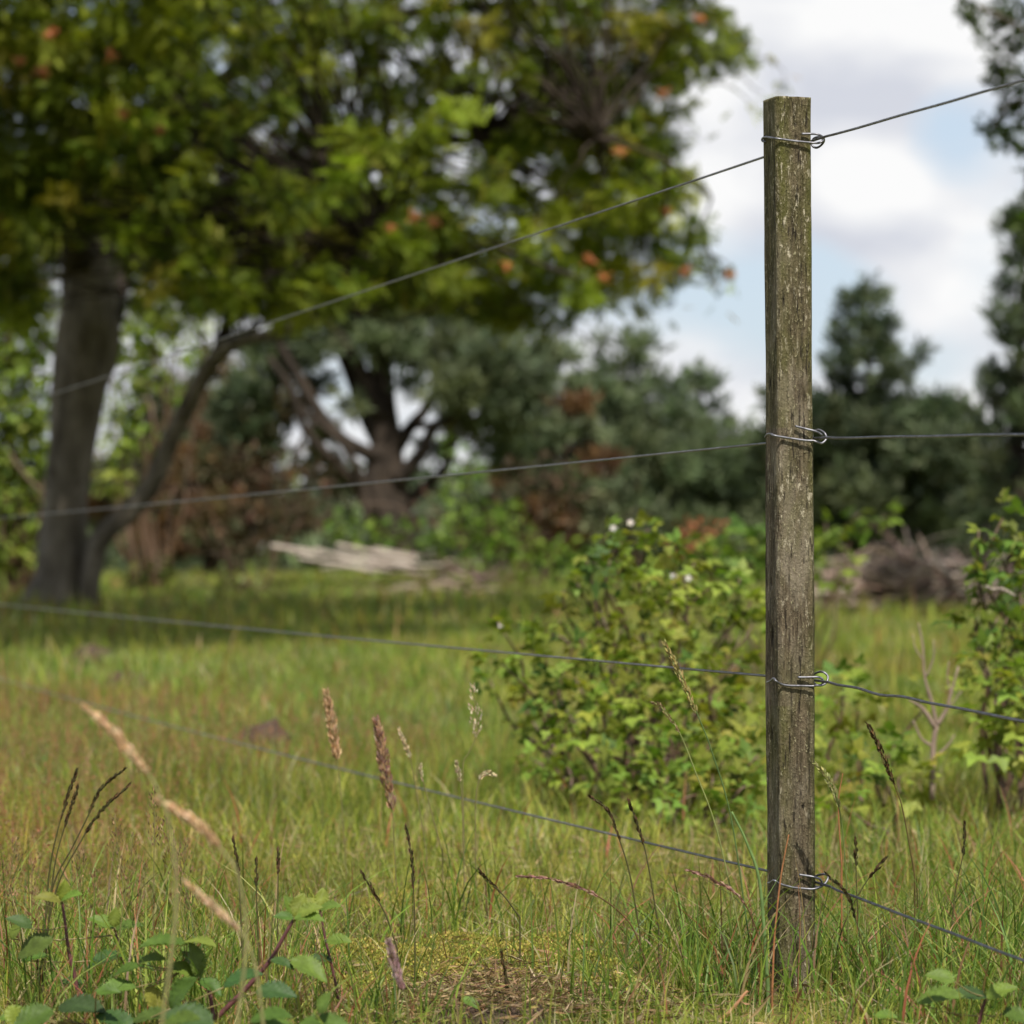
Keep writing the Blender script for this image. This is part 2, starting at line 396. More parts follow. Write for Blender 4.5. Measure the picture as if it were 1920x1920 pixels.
# ------------------------------------------------------------------ the fence
PC = Vector((.4100, 4.505)); PW = .0565; PA = R(18.2)
tx, ty = Vector((math.cos(PA), math.sin(PA))), Vector((-math.sin(PA), math.cos(PA)))
zb = tz(PC.x, PC.y)
topz = at(1477, 186, 4.5).z
fence = thing('wire_fence', (PC.x, PC.y, zb), 'mossy square timber fence post carrying four strands of plain wire', 'fence')
def post_mesh(w_, z0, z1, seed, lean):
    ns, nz_ = 22, 520                      # per side, up
    ch = .0035
    prof = []
    cs = [(-1, -1), (1, -1), (1, 1), (-1, 1)]
    h = w_ / 2
    for k in range(4):
        (x0, y0), (x1, y1) = cs[k], cs[(k + 1) % 4]
        for q in range(ns):
            t = q / ns; x = (x0 * (1 - t) + x1 * t) * h; y = (y0 * (1 - t) + y1 * t) * h
            prof.append((x, y))
    prof = np.array(prof)
    r = np.linalg.norm(prof, axis=1); lim = math.sqrt(2) * h - ch; prof *= np.minimum(1, lim / r)[:, None] ** .9
    z = np.linspace(z0, z1, nz_); K = len(prof)
    P = np.zeros((nz_, K, 3)); P[:, :, :2] = prof[None]; P[:, :, 2] = z[:, None]
    rn = prof / np.linalg.norm(prof, axis=1)[:, None]
    q = P * np.array([60, 60, 5.]); d = .0016 * fbm(q, seed, 4) + .0018 * fbm(P * np.array([14, 14, 4.5]), seed + 9, 3)
    fine = P * np.array([240, 240, 26.]); d += .0005 * vnoise(fine, seed + 3) - .0007 * np.clip(vnoise(P * np.array([170, 170, 7.]), seed + 5) - .45, 0, 1) * 3
    col = np.zeros((nz_, K, 3))
    # dents and knot holes on the near faces (face, across 0..1, height, size)
    for (fx, fy, fz, rx, rz) in ((-.5, .15, at(1452, 712, 4.5).z, .003, .007), (-.5, .1, at(1452, 1085, 4.5).z, .0028, .006), (-.5, .0, at(1452, 1182, 4.5).z, .0032, .009),
                                 (-.5, .1, at(1452, 1370, 4.5).z, .003, .008), (.02, -.5, at(1490, 232, 4.5).z, .0018, .0024), (.03, -.5, at(1491, 255, 4.5).z, .0018, .003),
                                 (.17, -.5, at(1509, 1505, 4.5).z, .0025, .003), (-.35, -.5, at(1462, 560, 4.5).z, .0016, .012), (.25, -.5, at(1510, 740, 4.5).z, .0015, .006)):
        dd = ((P[:, :, 0] - fx * w_) / rx) ** 2 + ((P[:, :, 1] - fy * w_) / rx) ** 2 + ((P[:, :, 2] - fz) / rz) ** 2
        g = np.exp(-dd * .7); d -= .004 * g; col[:, :, 0] = np.maximum(col[:, :, 0], np.clip(g * 1.5 - .25, 0, 1))
    for (x0, za, zz, wv) in ((-.012, .25, .75, .0022), (.006, .62, 1.12, .002), (.017, .1, .5, .0016), (-.004, 1.0, 1.22, .0014), (.012, .85, 1.27, .0012), (-.018, .02, .34, .0015)):
        xx = x0 + wv * vnoise(np.stack([z * 9, z * 0 + x0 * 99, z * 0], -1), 6) + .0006 * vnoise(np.stack([z * 70, z * 0, z * 0], -1), 7)
        env = np.clip(np.minimum(z - za, zz - z) * 8, 0, 1) * (vnoise(np.stack([z * 5, z * 0, z * 0 + x0 * 50], -1), 8) > -.35)
        g = np.exp(-((P[:, :, 0] - xx[:, None]) / .0007) ** 2) * (P[:, :, 1] < -.4 * w_) * env[:, None]; d -= .0018 * g; col[:, :, 0] = np.maximum(col[:, :, 0], .8 * g)
    # algae: along the right-hand corner and down the left-hand edge
    e = np.exp(-((P[:, :, 0] / w_ - .5) ** 2) * 30) * .8 + np.exp(-(((P[:, :, 0] / w_ + .36) / .2) ** 2)) * .55 * (np.sin(P[:, :, 2] * 6 + 1.) > -.35)
    col[:, :, 1] = np.clip(e * (1 + .9 * fbm(P * np.array([20, 20, 6.]), 3, 3)), 0, 1)
    P[:, :, 0] += rn[:, 0] * d; P[:, :, 1] += rn[:, 1] * d
    P[:, :, 0] += (lean * (z - z0) / (z1 - z0))[:, None]
    topn = .0009 * fbm(P[-1] * 90, 2, 3); P[-1, :, 2] += topn
    V = P.reshape(-1, 3); i, j = np.meshgrid(np.arange(nz_ - 1), np.arange(K), indexing='ij'); a = i * K + j; b = i * K + (j + 1) % K
    Fq = [np.stack([a, b, b + K, a + K], -1).reshape(-1, 4)]
    # sawn top: rings closing inwards
    base = (nz_ - 1) * K; rings = 7; Vt = [V]; cc = [col.reshape(-1, 3)]; last = base; n0 = len(V); cen = P[-1].mean(0)
    for rr in range(1, rings + 1):
        s = 1 - rr / (rings + .01); ring = cen + (P[-1] - cen) * s; ring[:, 2] = z1 + .0012 * fbm(ring * 120, 4, 3) + .0006
        Vt.append(ring); cc.append(np.zeros((K, 3))); st = n0 + (rr - 1) * K; j = np.arange(K)
        Fq.append(np.stack([last + j, last + (j + 1) % K, st + (j + 1) % K, st + j], -1)); last = st
    return np.vstack(Vt), np.vstack(Fq), np.vstack(cc)
V, Fq, cc = post_mesh(PW, -.25 , topz - zb, 11, -.006)
po = link('post', mesh_quads('post', V, Fq, cc, M_wood, True), fence); po.rotation_euler = (0, 0, PA)
# the neighbouring posts that hold the strands, outside the picture
Q = {1: (1525, 263), 2: (1527, 822), 3: (1530, 1276), 4: (1531, 1655)}
dirL = (at(-850, 1052, 10) - Vector((0, 0, CAMZ))).normalized(); dirR = (at(-572, 862, 10) - Vector((0, 0, CAMZ))).normalized()
YL, YR = 14.2, 1.3
for k, (px, py) in Q.items():
    q = at(px + 1, py, 4.492)
    a = q + dirL * ((YL - q.y) / dirL.y); b = q + dirR * ((YR - q.y) / dirR.y)
    pts = []
    n = 26
    for i in range(n + 1):
        t = 1 - i / n; p = q + (a - q) * t; p.z -= .05 * t * (1 - t) * (1.6 if k == 4 else .4); pts.append(p)
    m_ = 40
    for i in range(1, m_ + 1):
        t = i / m_; p = q + (b - q) * t; p.z += .0003 * math.sin(i * 1.7 + k) 
        if k == 3: p.z += {2: .0008, 3: -.003, 4: .0012}.get(i, 0)
        pts.append(p)
    bf = Buf(); tube(bf, pts, [.0019] * len(pts), 8, 3)
    bf.obj('wire', M_wire, fence, True)
for end in (YL, YR):
    q = at(Q[1][0], Q[1][1], 4.492); d_ = dirL if end == YL else dirR; p = q + d_ * ((end - q.y) / d_.y) - tx.to_3d() * .03
    o = po.copy(); C.objects.link(o); o.parent = fence; o.location = Vector((p.x, p.y, zb + (p.z - q.z))) - fence.location; o.rotation_euler = (0, 0, PA + math.pi)
# ties: (px, py, depth)
fr = lambda x, off: -(.014 if x < 1457 else 0) + (4.468 + max(0, x - 1457) / 1280 * .33 + max(0, 1457 - x) / 1280 * 3.0) - off
ties = [
 [(1503.5, 251, .004), (1520, 251, .006), (1533, 252, .012), (1543, 257, .010), (1545, 264, -.004), (1540, 272, -.016), (1531, 277, -.024), (1523, 273, -.03),
  (1524, 262, -.03), (1532, 257, -.02), (1541, 259, .0), (1542, 264, .012), (1535, 268, .012), (1521, 267.5, .007), (1486, 264, .005), (1458, 260, .004), (1444, 258, .005), (1435, 257, .004), (1429.5, 260, .004), (1429.5, 264, .002), (1434, 266, .001)],
 [(1491, 799, .006), (1510, 804, .008), (1530, 809, .012), (1540, 815, .010), (1541, 822, .0), (1533, 828, -.02), (1525, 826, -.03), (1524, 812, -.03), (1534, 806, -.01), (1546, 812, .004), (1549, 823, .008),
  (1541, 831, .01), (1532, 829, .012), (1525, 826.5, .010), (1511, 826, .008), (1486, 822.5, .006), (1464, 819, .005), (1451, 816.5, .005), (1445, 813.5, .005), (1438, 815, .003), (1435, 820, .001)],
 [(1496, 1270, .006), (1515, 1270, .008), (1536, 1270, .013), (1543, 1276, .008), (1540, 1284, -.01), (1528, 1283, -.03), (1524, 1268, -.03), (1532, 1261, -.02), (1543, 1260, .0), (1552, 1268, .006), (1550, 1279, .01),
  (1541, 1285, .013), (1531, 1285, .012), (1524, 1286.5, .009), (1500, 1286, .007), (1477, 1285.5, .006), (1463, 1282, .006), (1455, 1277, .006), (1451, 1272, .005), (1445, 1277, .004), (1439, 1279.5, .002)],
 [(1498, 1640, .006), (1518, 1643, .008), (1535, 1647, .013), (1541, 1655, .008), (1537, 1663, -.01), (1526, 1660, -.03), (1526, 1646, -.03), (1534, 1641, -.015), (1546, 1639, .0), (1553, 1643, .005), (1549, 1654, .01),
  (1540, 1662, .013), (1525, 1667, .01), (1506, 1666, .007), (1487, 1664, .006), (1463, 1657.5, .005), (1454, 1652, .006), (1450, 1651, .006), (1445, 1655, .004), (1440, 1656, .002)]]
for tp in ties:
    pts = [at(x, y, fr(x, o)) for x, y, o in tp]
    bf = Buf(); tube(bf, pts, [.0017] * len(pts), 8, 5); bf.obj('wire_tie', M_wire, fence, True)

# ------------------------------------------------------------------ trees
def limb_px(buf, pts, Yd, seg=10, rough=.12, seed=0, dy=None):
    """pts (px,py,radius px[,dY])"""
    P = []; r = []
    for p in pts:
        y = Yd + (p[3] if len(p) > 3 else 0); P.append(at(p[0], p[1], y)); r.append(p[2] / F * y)
    tube(buf, P, r, seg, 7, (1, 1, 1), rough, 2.5, seed=seed); return P
def in_poly(x, y, poly):
    ins = np.zeros(len(x), bool); n = len(poly)
    for i in range(n):
        x0, y0 = poly[i]; x1, y1 = poly[(i + 1) % n]
        c = ((y0 > y) != (y1 > y)) & (x < (x1 - x0) * (y - y0) / (y1 - y0 + 1e-9) + x0); ins ^= c
    return ins
def proj(P):
    d = P - np.array([0, 0, CAMZ]); Rm = np.array(_R); q = d @ Rm
    return 960 + F * q[:, 0] / -q[:, 2], 960 - F * q[:, 1] / -q[:, 2]
def clump_points(c, r, n, flat=.75, shell=.55):
    d = rng.normal(size=(n, 3)); d /= np.linalg.norm(d, axis=1, keepdims=True)
    rr = r * (shell + (1 - shell) * rng.random(n) ** .6) * (1 + .35 * vnoise(d * 2 + np.array(c) * 3.1, 2))
    P = np.array(c) + d * rr[:, None] * np.array([1, 1, flat]); return P, d
def branch_to(buf, start, end, r0, r1, seed=0, col=(1, 1, 1), sag=.12, seg=6):
    s, e = np.array(start, float), np.array(end, float); L_ = np.linalg.norm(e - s); rr = np.random.default_rng(seed)
    pts = [s + (e - s) * t + rr.normal(0, .05, 3) * L_ * (0 < t < 1) + np.array([0, 0, sag * L_ * math.sin(math.pi * t)]) for t in (0, .25, .5, .75, 1)]
    tube(buf, pts, [r0, r0 * .75 + r1 * .25, (r0 + r1) / 2, r1 * .75 + r0 * .25, r1], seg, 3, col)

# --- the rowan
YT = 28.0; ppm = F / YT
rowan = thing('rowan_tree', (at(100, 1140, YT).x, YT, tz(at(100, 1140, YT).x, YT)), 'big leafy rowan tree with orange berries and a grey forked trunk', 'tree')
bf = Buf(); tb2 = Buf()
gx = rowan.location.x
tr1 = limb_px(bf, [(88, 1190, 78), (96, 1140, 62), (108, 1080, 47), (116, 1000, 43), (126, 900, 43), (142, 790, 47), (158, 690, 55), (168, 610, 58), (172, 540, 52), (174, 460, 43), (176, 380, 33), (180, 280, 24), (190, 120, 16)], YT, 24, .22, 3)
A_ = limb_px(tb2, [(160, 600, 42), (148, 500, 34), (138, 400, 26, -1.28), (128, 280, 22, -2.56), (100, 120, 18, -3.20), (60, -150, 15, -3.84), (20, -500, 10, -3.20)], YT, 12, .12, 4)
B_ = limb_px(tb2, [(190, 600, 40), (212, 500, 36, 0.64), (240, 400, 30, 1.28), (290, 250, 26, 1.60), (360, 60, 22, 1.28), (450, -200, 17, 0.64), (520, -500, 10)], YT, 12, .12, 5)
C_ = limb_px(bf, [(172, 1190, 20, -.1), (166, 1130, 19, -.1), (172, 1070, 19, -.15), (192, 1005, 21, -.2), (240, 962, 20, -.2), (286, 905, 19, -.3), (318, 830, 18, -.4), (360, 745, 17, -.6), (405, 672, 16, -.8), (450, 640, 13, -1.6), (540, 618, 10, -2.6), (620, 570, 8, -4), (720, 510, 6, -5.5)], YT, 12, .14, 6)
limb_px(tb2, [(405, 672, 13, -.8), (430, 600, 12, -.8), (480, 500, 11, -1), (560, 380, 9, -1.2), (640, 240, 7, -1)], YT, 8, .1, 7)
D_ = limb_px(tb2, [(215, 500, 20, 0.64), (330, 400, 17, 0.64), (480, 330, 14, 0.00), (680, 290, 12, -1.60), (900, 260, 9, -3.20), (1120, 260, 6, -4.80), (1250, 300, 4, -5.12)], YT, 8, .1, 8)
limb_px(tb2, [(290, 250, 18, 1.60), (500, 100, 15, 0.00), (800, 20, 12, -2.56), (1100, 20, 9, -3.20), (1300, 60, 5, -3.20)], YT, 8, .1, 9)
limb_px(tb2, [(130, 420, 16, -1.28), (60, 330, 13, -3.84), (-100, 230, 10, -6.40), (-400, 100, 7, -8.00)], YT, 8, .1, 10)
limb_px(tb2, [(680, 290, 8, -1.60), (800, 390, 7, -3.20), (950, 470, 5, -5.12), (1080, 520, 4, -6.40)], YT, 6, .1, 11)
limb_px(tb2, [(480, 330, 9, 0.00), (560, 440, 8, 3.20), (640, 520, 6, 6.40), (740, 560, 4, 9.60)], YT, 6, .1, 12)
poly = [(-900, -2600), (1300, -2600), (1420, -600), (1345, -20), (1405, 60), (1420, 140), (1330, 178), (1262, 160), (1262, 240), (1300, 330), (1325, 440), (1352, 515), (1280, 545), (1180, 560), (1120, 600),
        (960, 640), (860, 600), (740, 590), (640, 590), (560, 640), (430, 610), (330, 590), (265, 560), (230, 450), (90, 470), (95, 560), (60, 640), (0, 600), (-700, 620)]
cx_, cy_, czc = -4.3, 19.6, 6.6
tries = rng.uniform(-1, 1, (7000, 3)); nr_ = np.linalg.norm(tries, axis=1); tries = tries[(nr_ < 1) & (nr_ > .3)]
P = np.array([cx_, cy_, czc]) + tries * np.array([5.6, 6.4, 3.4])  # unseen foliage above the frame, added toward the camera to shade the meadow
P = P[P[:, 1] + P[:, 2] / 1.54 < 21.7]
P2 = np.array([-2.6, 24.8, 6.6]) + tries[::4] * np.array([5.0, 1.5, 1.7]); P2 = P2[P2[:, 1] + P2[:, 2] / 1.54 < 29.6]; P = np.vstack([P, P2])  # unseen upper crown, trimmed by where its shade lands
x, y = proj(P); P = P[y < -190]; rp = rng.uniform(.5, .8, len(P))
sel = []
for i in range(len(P)):
    if all(np.linalg.norm((P[i] - P[j]) * np.array([1, 1, 1.3])) > (rp[i] + rp[j]) * .66 for j in sel): sel.append(i)
P, rp = P[sel], rp[sel]; NUP = len(P)
holes = ((930, 190, 62), (740, 110, 42), (850, 300, 45), (700, 330, 35), (1180, 110, 38), (480, 275, 32), (900, 420, 38), (1180, 480, 30), (1010, 330, 30), (640, 210, 26), (860, 100, 26), (300, 590, 20))
mid = []; tgt = 0
while tgt < 9000:
    tgt += 1; a, b = rng.uniform(-160, 1420), rng.uniform(-170, 660); r_ = rng.uniform(34, 62); d = rng.choice([-7, -6.2, -5.4, -4.4, -3.4, -2.2, -1, .4])
    tt = abs(a - 350) / 1060; d *= 1 - .6 * min(1, tt) ** 2
    q = np.array([[a, b], [a + r_, b], [a - r_, b], [a, b + r_], [a, b - r_]])
    if not in_poly(q[:, 0], np.maximum(q[:, 1], -500), poly).all(): continue
    if YT + d + at(a, b, YT + d).z / 1.54 > 30.: continue
    if any(math.hypot(a - hx, b - hy) < hr * .75 + r_ * .5 for hx, hy, hr in holes): continue
    if b > 380 and 90 < a < 250 and d < .5: continue
    if any(math.hypot(a - m_[0], b - m_[1]) < (r_ + m_[2]) * .54 and abs(d - m_[3]) < 2.1 for m_ in mid): continue
    mid.append((a, b, r_, d))
print('crown clumps', NUP, len(mid))
edge = [(1385, 70, 30, -1), (1395, 120, 22, -.6), (1340, 40, 42, -1), (1330, 120, 40, -.4), (1300, 150, 30, -1.2), (1225, 210, 42, -1), (1255, 270, 36, -.4), (1285, 350, 40, -1), (1300, 430, 40, -1.3), (1340, 510, 26, -1), (1362, 516, 12, -1),
        (1270, 500, 42, -.6), (1215, 540, 34, -1), (1190, 575, 22, -.8), (1120, 560, 48, -1.6), (1050, 590, 46, -1), (960, 590, 56, -1), (870, 560, 50, -2), (1180, 430, 55, -1), (1130, 130, 70, -1), (1200, 60, 60, -2), (1050, 380, 60, -2),
        (950, 450, 60, -3), (820, 420, 60, -4), (760, 450, 55, -4.4), (700, 480, 50, -4), (640, 500, 55, -3), (620, 560, 40, -2), (720, 560, 44, -1), (800, 540, 50, 0), (540, 560, 50, 1), (460, 560, 48, 1), (380, 540, 48, 2), (300, 520, 46, 2),
        (350, 440, 50, 2), (430, 470, 50, 0), (520, 470, 50, 1), (600, 420, 55, 1), (60, 80, 85, -4.5), (150, 60, 80, -4.2), (250, 90, 75, -4.4), (330, 110, 60, -4), (40, 180, 80, -4.6), (130, 190, 75, -4.8), (240, 210, 70, -4.5), (320, 240, 55, -4.3),
        (60, 290, 75, -4.6), (160, 290, 55, -4.7), (260, 300, 40, -4.4), (20, 380, 70, -4.3), (90, 370, 50, -4.4), (30, 460, 55, -4.2), (15, 540, 50, -3.6), (40, 600, 36, -3), (590, 60, 50, -4), (700, 70, 60, -4.2), (560, 130, 45, -4), (880, 170, 55, -2), (990, 60, 70, -3),
        (250, 450, 50, 3), (300, 500, 50, 3.5), (380, 470, 55, 3), (450, 520, 50, 3), (530, 540, 50, 3), (610, 590, 30, 2), (660, 540, 50, 3), (340, 380, 55, 3), (430, 400, 55, 3), (520, 400, 55, 3), (290, 560, 40, 3), (360, 580, 34, 3), (250, 340, 50, 3),
        (20, 420, 60, 3), (70, 480, 50, 3), (20, 520, 60, 3), (50, 590, 45, 3), (80, 640, 30, 3), (90, 400, 40, -3), (-60, 560, 80, 2), (-60, 400, 90, 1), (600, 330, 60, 2), (700, 380, 55, 1), (620, 250, 60, 2), (470, 300, 60, 2), (400, 230, 60, 2), (1240, 480, 40, -1), (1150, 500, 50, -1), (1200, 330, 50, -1), (1120, 300, 50, -1.5), (1230, 110, 50, -1), (1380, 95, 26, -.8)]
edge = [(a, b, c, d - 1.8 if d < 1 else d - 1) for a, b, c, d in edge] + [(150, 430, 55, 1.6), (205, 450, 55, 2), (235, 520, 50, 1.6), (120, 500, 50, 1.8), (95, 570, 46, 1.6), (50, 540, 50, 2), (265, 420, 55, 2), (180, 380, 60, 1.8), (255, 570, 40, 1.5), (310, 600, 34, 1), (70, 430, 60, 1.6), (280, 480, 50, -1), (40, 330, 60, -5), (140, 340, 50, -4.5), (230, 350, 50, -5), (1080, 200, 50, -3), (1140, 230, 50, -3.2), (1200, 270, 45, -3), (1250, 130, 50, -3), (1040, 120, 50, -4), (1100, 60, 55, -4), (1220, 60, 50, -3), (1290, 80, 45, -2.6), (1150, 350, 50, -3), (1000, 250, 50, -4.5), (1150, 150, 45, -3.5), (1190, 200, 40, -3), (980, 140, 45, -4), (1270, 200, 34, -2.6), (1230, 330, 44, -3), (205, 430, 46, -2), (235, 480, 36, -1.8), (160, 400, 46, -2.5), (1000, 520, 45, -3), (1060, 470, 45, -3), (930, 540, 45, -3.4), (1110, 400, 45, -3), (860, 480, 45, -4), (1200, 420, 40, -2.6), (120, 440, 40, -2)] + mid
EP = [at(a, b, YT + d) for a, b, r_, d in edge]; er = [r_ / F * (YT + d) for a, b, r_, d in edge]
lb = Buf(); sticks = [np.array(p) for q in (A_, B_, C_, D_) for p in q]
cols = [(.10, .14, .016), (.175, .225, .025), (.27, .32, .036), (.38, .41, .05), (.045, .070, .010), (.24, .17, .028)]
for k, (c, r_) in enumerate(list(zip(P, rp)) + list(zip(EP, er))):
    c = np.array(c); px, py = proj(c[None]); infr = (-250 < px[0] < 1600) and (py[0] > -250)
    n = int((92 if infr else 52) * (4.6 if k >= NUP else 1) * (r_ / .55) ** 2); s = 1.0 if infr else 1.75
    pts, d = clump_points(c, r_, n, .72, .35)
    dr = d + rng.normal(0, .6, d.shape) + np.array([0, 0, -.15]); up = np.array([0, 0, 1.]) + rng.normal(0, .45, d.shape)
    tone = palette(1, cols, (3, 3, 2, 1, 3, .5), .1)[0]
    col = .55 * tone + .45 * palette(n, cols, (3, 4, 3, 1.4, 2, .5))
    scatter(lb, *PIN, pts - dr / np.linalg.norm(dr, axis=1, keepdims=True) * .08, frames(dr, up), rng.uniform(.10, .165, n) * (1.05 if s == 1.0 else 1.3 * s), col)
    j = min(range(len(sticks)), key=lambda q: np.linalg.norm(sticks[q] - c) + .5 * max(0, sticks[q][2] - c[2]) + (50 if k < NUP and sticks[q][2] < 6.2 else 0))
    branch_to(tb2, sticks[j], c, .03 if k < NUP else .015, .006, k, sag=.05)
# stray twig tips beyond the outline
for (a, b) in ((1430, 175), (1470, 135), (1405, 190), (1372, 60), (1345, 560), (1240, 585), (1330, 470), (1260, 570), (1378, 512), (1315, 265)):
    c = np.array(at(a, b, YT - 1)); n = 5; d = rng.normal(size=(n, 3)); scatter(lb, *PIN, c + d * .05, frames(d), rng.uniform(.08, .14, n), palette(n, cols)); branch_to(tb2, c + np.array([-.35, 0, .15]), c, .008, .004, a)
bf.obj('trunk', M_bark, rowan, True); tb2.obj('branches', M_pbark, rowan, True); lb.obj('crown', M_leaf, rowan)  # branches wear the darkened bark, crown shade put into their colour
# berry clusters
def ico_quads(nu=6, nv=4):
    V = []; Fq = []
    for i in range(nv + 1):
        for j in range(nu):
            th = math.pi * i / nv; ph = 2 * math.pi * j / nu; V.append((math.sin(th) * math.cos(ph), math.sin(th) * math.sin(ph), math.cos(th)))
    for i in range(nv):
        for j in range(nu): Fq.append([i * nu + j, (i + 1) * nu + j, (i + 1) * nu + (j + 1) % nu, i * nu + (j + 1) % nu])
    return np.array(V), np.array(Fq)
BALL = ico_quads()
for (a, b, r_, d) in ((92, 66, 15, -5.7), (80, 135, 18, -5.7), (207, 103, 13, -5.7), (38, 113, 10, -5.7), (1312, 36, 13, -2), (1163, 283, 12, -2.4), (775, 408, 14, -5.2), (812, 416, 16, -5.2), (735, 428, 9, -5.2),
                      (1107, 487, 13, -2.8), (1130, 520, 13, -2.6), (1285, 508, 12, -1.8), (1366, 517, 12, -1.4), (1243, 175, 8, -2), (230, 212, 9, -5.6), (300, 243, 10, -5.4), (950, 500, 9, -3.6), (1250, 395, 9, -2.2)):
    n = 26; y = YT + d - 2.6; c = np.array(at(a, b, y)); rr = r_ / F * y
    P_ = c + rng.normal(0, .5, (n, 3)) * rr * np.array([1, 1, .8]); bb = Buf()
    scatter(bb, *BALL, P_, frames(rng.normal(size=(n, 3))), np.full(n, .0095), palette(n, [(.40, .12, .035), (.52, .20, .05), (.36, .11, .03)]))
    scatter(bb, *BALL, c[None], frames(np.array([[0, 0, 1.]])), np.array([rr * .5]), np.array([[.36, .12, .03]]))
    bb.obj('berry_cluster', M_berry, rowan, True)

# --- pines
G_need = [(.085, .12, .055), (.125, .165, .072), (.175, .21, .095), (.045, .066, .034)]
G_dark = [tuple(.72 * q for q in c) for c in G_need]
G_pale = [(.095, .125, .060), (.12, .15, .075), (.075, .10, .05), (.14, .16, .07)]
G_brown = [(.14, .075, .03), (.19, .10, .035), (.10, .06, .03)]
def needle_clump(buf, c, r_, dens, cols, size=.16, flat=.6):
    n = max(4, int(dens * (r_ / .5) ** 2)); pts, d = clump_points(c, r_, n, flat, .25)
    dr = d + np.array([0, 0, .7]) + rng.normal(0, .3, d.shape)
    tone = palette(1, cols, None, .15)[0]
    scatter(buf, *NEED, pts, frames(dr), rng.uniform(.75, 1.25, n) * size, .5 * tone + .5 * palette(n, cols))
def pine(px, topy, hw, Yd, label, cols, seed, brown=0., dens=24, group='pines behind the meadow', bare=.12):
    global rng
    keep = rng; rng = np.random.default_rng(seed); rr = random.Random(seed)
    top = at(px, topy, Yd); x0 = top.x; z0 = tz(x0, Yd); H = top.z - z0; W = hw / F * Yd
    t = thing('pine_tree', (x0, Yd, z0), label, 'tree', group)
    tb, nb = Buf(), Buf(); lean = rr.uniform(-.2, .2)
    path = [(x0 - lean * (1 - q) + rr.uniform(-.05, .05), Yd + rr.uniform(-.1, .1), z0 - .2 + (H + .15) * q) for q in (0, .2, .4, .6, .8, 1)]
    r0 = .03 * H + .05; tube(tb, path, [r0, r0 * .8, r0 * .62, r0 * .42, r0 * .22, .02], 8, 5, (1, 1, 1), .1)
    lv = int(H / .42)
    for k in range(lv):
        q = bare + (1 - bare) * k / lv; z = z0 + H * q
        R_ = W * (min(1, (1 - q) ** .78 * 1.22) * .95 + .05) * rr.uniform(.75, 1.15)
        nb_ = 6 if R_ > .8 else 4; a0 = rr.uniform(0, 6.28)
        for m_ in range(nb_):
            an = a0 + m_ * 6.283 / nb_ + rr.uniform(-.3, .3); ln = R_ * rr.uniform(.6, 1.2)
            s = np.array([x0, Yd, z]); e = s + np.array([math.cos(an) * ln, math.sin(an) * ln, ln * rr.uniform(.12, .5)])
            branch_to(tb, s, e, .028 + .01 * ln, .008, rr.randrange(9999), sag=-.08, seg=6)
            c_ = G_brown if rr.random() < brown else cols
            for f in ((1, .72, .45) if ln > .9 else (1, .6) if ln > .4 else (.9,)):
                cc_ = s + (e - s) * f + np.array([rr.uniform(-.12, .12), rr.uniform(-.12, .12), rr.uniform(0, .15)])
                needle_clump(nb, cc_, max(.22, min(.55, ln * .36)) * rr.uniform(.8, 1.2), dens * 2.2, c_, .23)
    needle_clump(nb, (x0, Yd, z0 + H - .08), .2, dens * 3, cols, .15, 1.3)
    tb.obj('trunk', M_pbark, t, True); nb.obj('crown', M_needle, t); rng = keep
    return t
pine(1625, 532, 165, 45, 'dark green pine just right of the fence post with a double tuft on top', G_dark, 21)
pine(1925, 380, 125, 40, 'tall dark pine cut off by the edge of the picture', G_dark, 22, dens=20)
pine(1795, 740, 75, 56, 'short pine in the gap between the two taller pines', G_dark, 23)
pine(1720, 870, 125, 49, 'low spreading pine before the gap between two taller pines', G_dark, 24)
pine(1312, 688, 130, 50, 'grey green pine with a pointed tip left of the fence post', G_need, 25, bare=.05)
pine(1175, 620, 170, 48, 'broad pine with grey green needles under the end of the rowan bough', G_need + G_pale[:2], 26, .04)
pine(1040, 630, 130, 46, 'bushy pine with orange brown dead needles in the middle', G_pale + G_need, 27, .38)
pine(1400, 800, 70, 60, 'small distant pine beside the fence post', G_need, 28)
pine(400, 660, 150, 58, 'thin brownish pine seen between the rowan stems', G_pale + G_brown, 29, .25, 20)
pine(300, 700, 120, 62, 'thin far pine between the rowan trunk and its side stem', G_pale + G_brown + G_need, 31, .2, 22)
pine(1480, 790, 80, 62, 'distant pine hidden behind the fence post', G_need, 30)

# --- the old many-stemmed pine in the middle
YP = 42.0; p0 = at(735, 1000, YP)
t = thing('old_pine_tree', (p0.x, YP, tz(p0.x, YP)), 'old many stemmed pine with twisted bare limbs behind the log pile', 'tree')
tb = Buf()
limb_px(tb, [(738, 1075, 50), (735, 1000, 42), (732, 930, 36), (728, 880, 34), (724, 820, 30), (718, 760, 25), (714, 690, 23), (716, 600, 20), (730, 500, 14), (740, 420, 8)], YP, 14, .14, 1)
limb_px(tb, [(728, 860, 22), (690, 850, 15, -.3), (640, 822, 13, -.5), (600, 775, 11, -.6), (565, 715, 10, -.6), (532, 660, 9, -.6), (512, 610, 7, -.6)], YP, 8, .1, 2)
limb_px(tb, [(722, 850, 18), (690, 790, 15, .3), (665, 725, 13, .4), (640, 665, 11, .4), (610, 610, 8, .4)], YP, 8, .1, 3)
limb_px(tb, [(735, 850, 20), (770, 800, 13, .2), (800, 765, 10, .2), (815, 720, 8, .2), (800, 660, 6, .3)], YP, 8, .1, 4)
limb_px(tb, [(770, 800, 8, .2), (835, 790, 6, 0), (880, 750, 5, -.2), (920, 720, 4, -.2)], YP, 6, .1, 5)
limb_px(tb, [(745, 960, 18), (800, 910, 11, .2), (838, 870, 8, .2), (845, 800, 7, .2), (830, 720, 5, .2)], YP, 8, .1, 6)
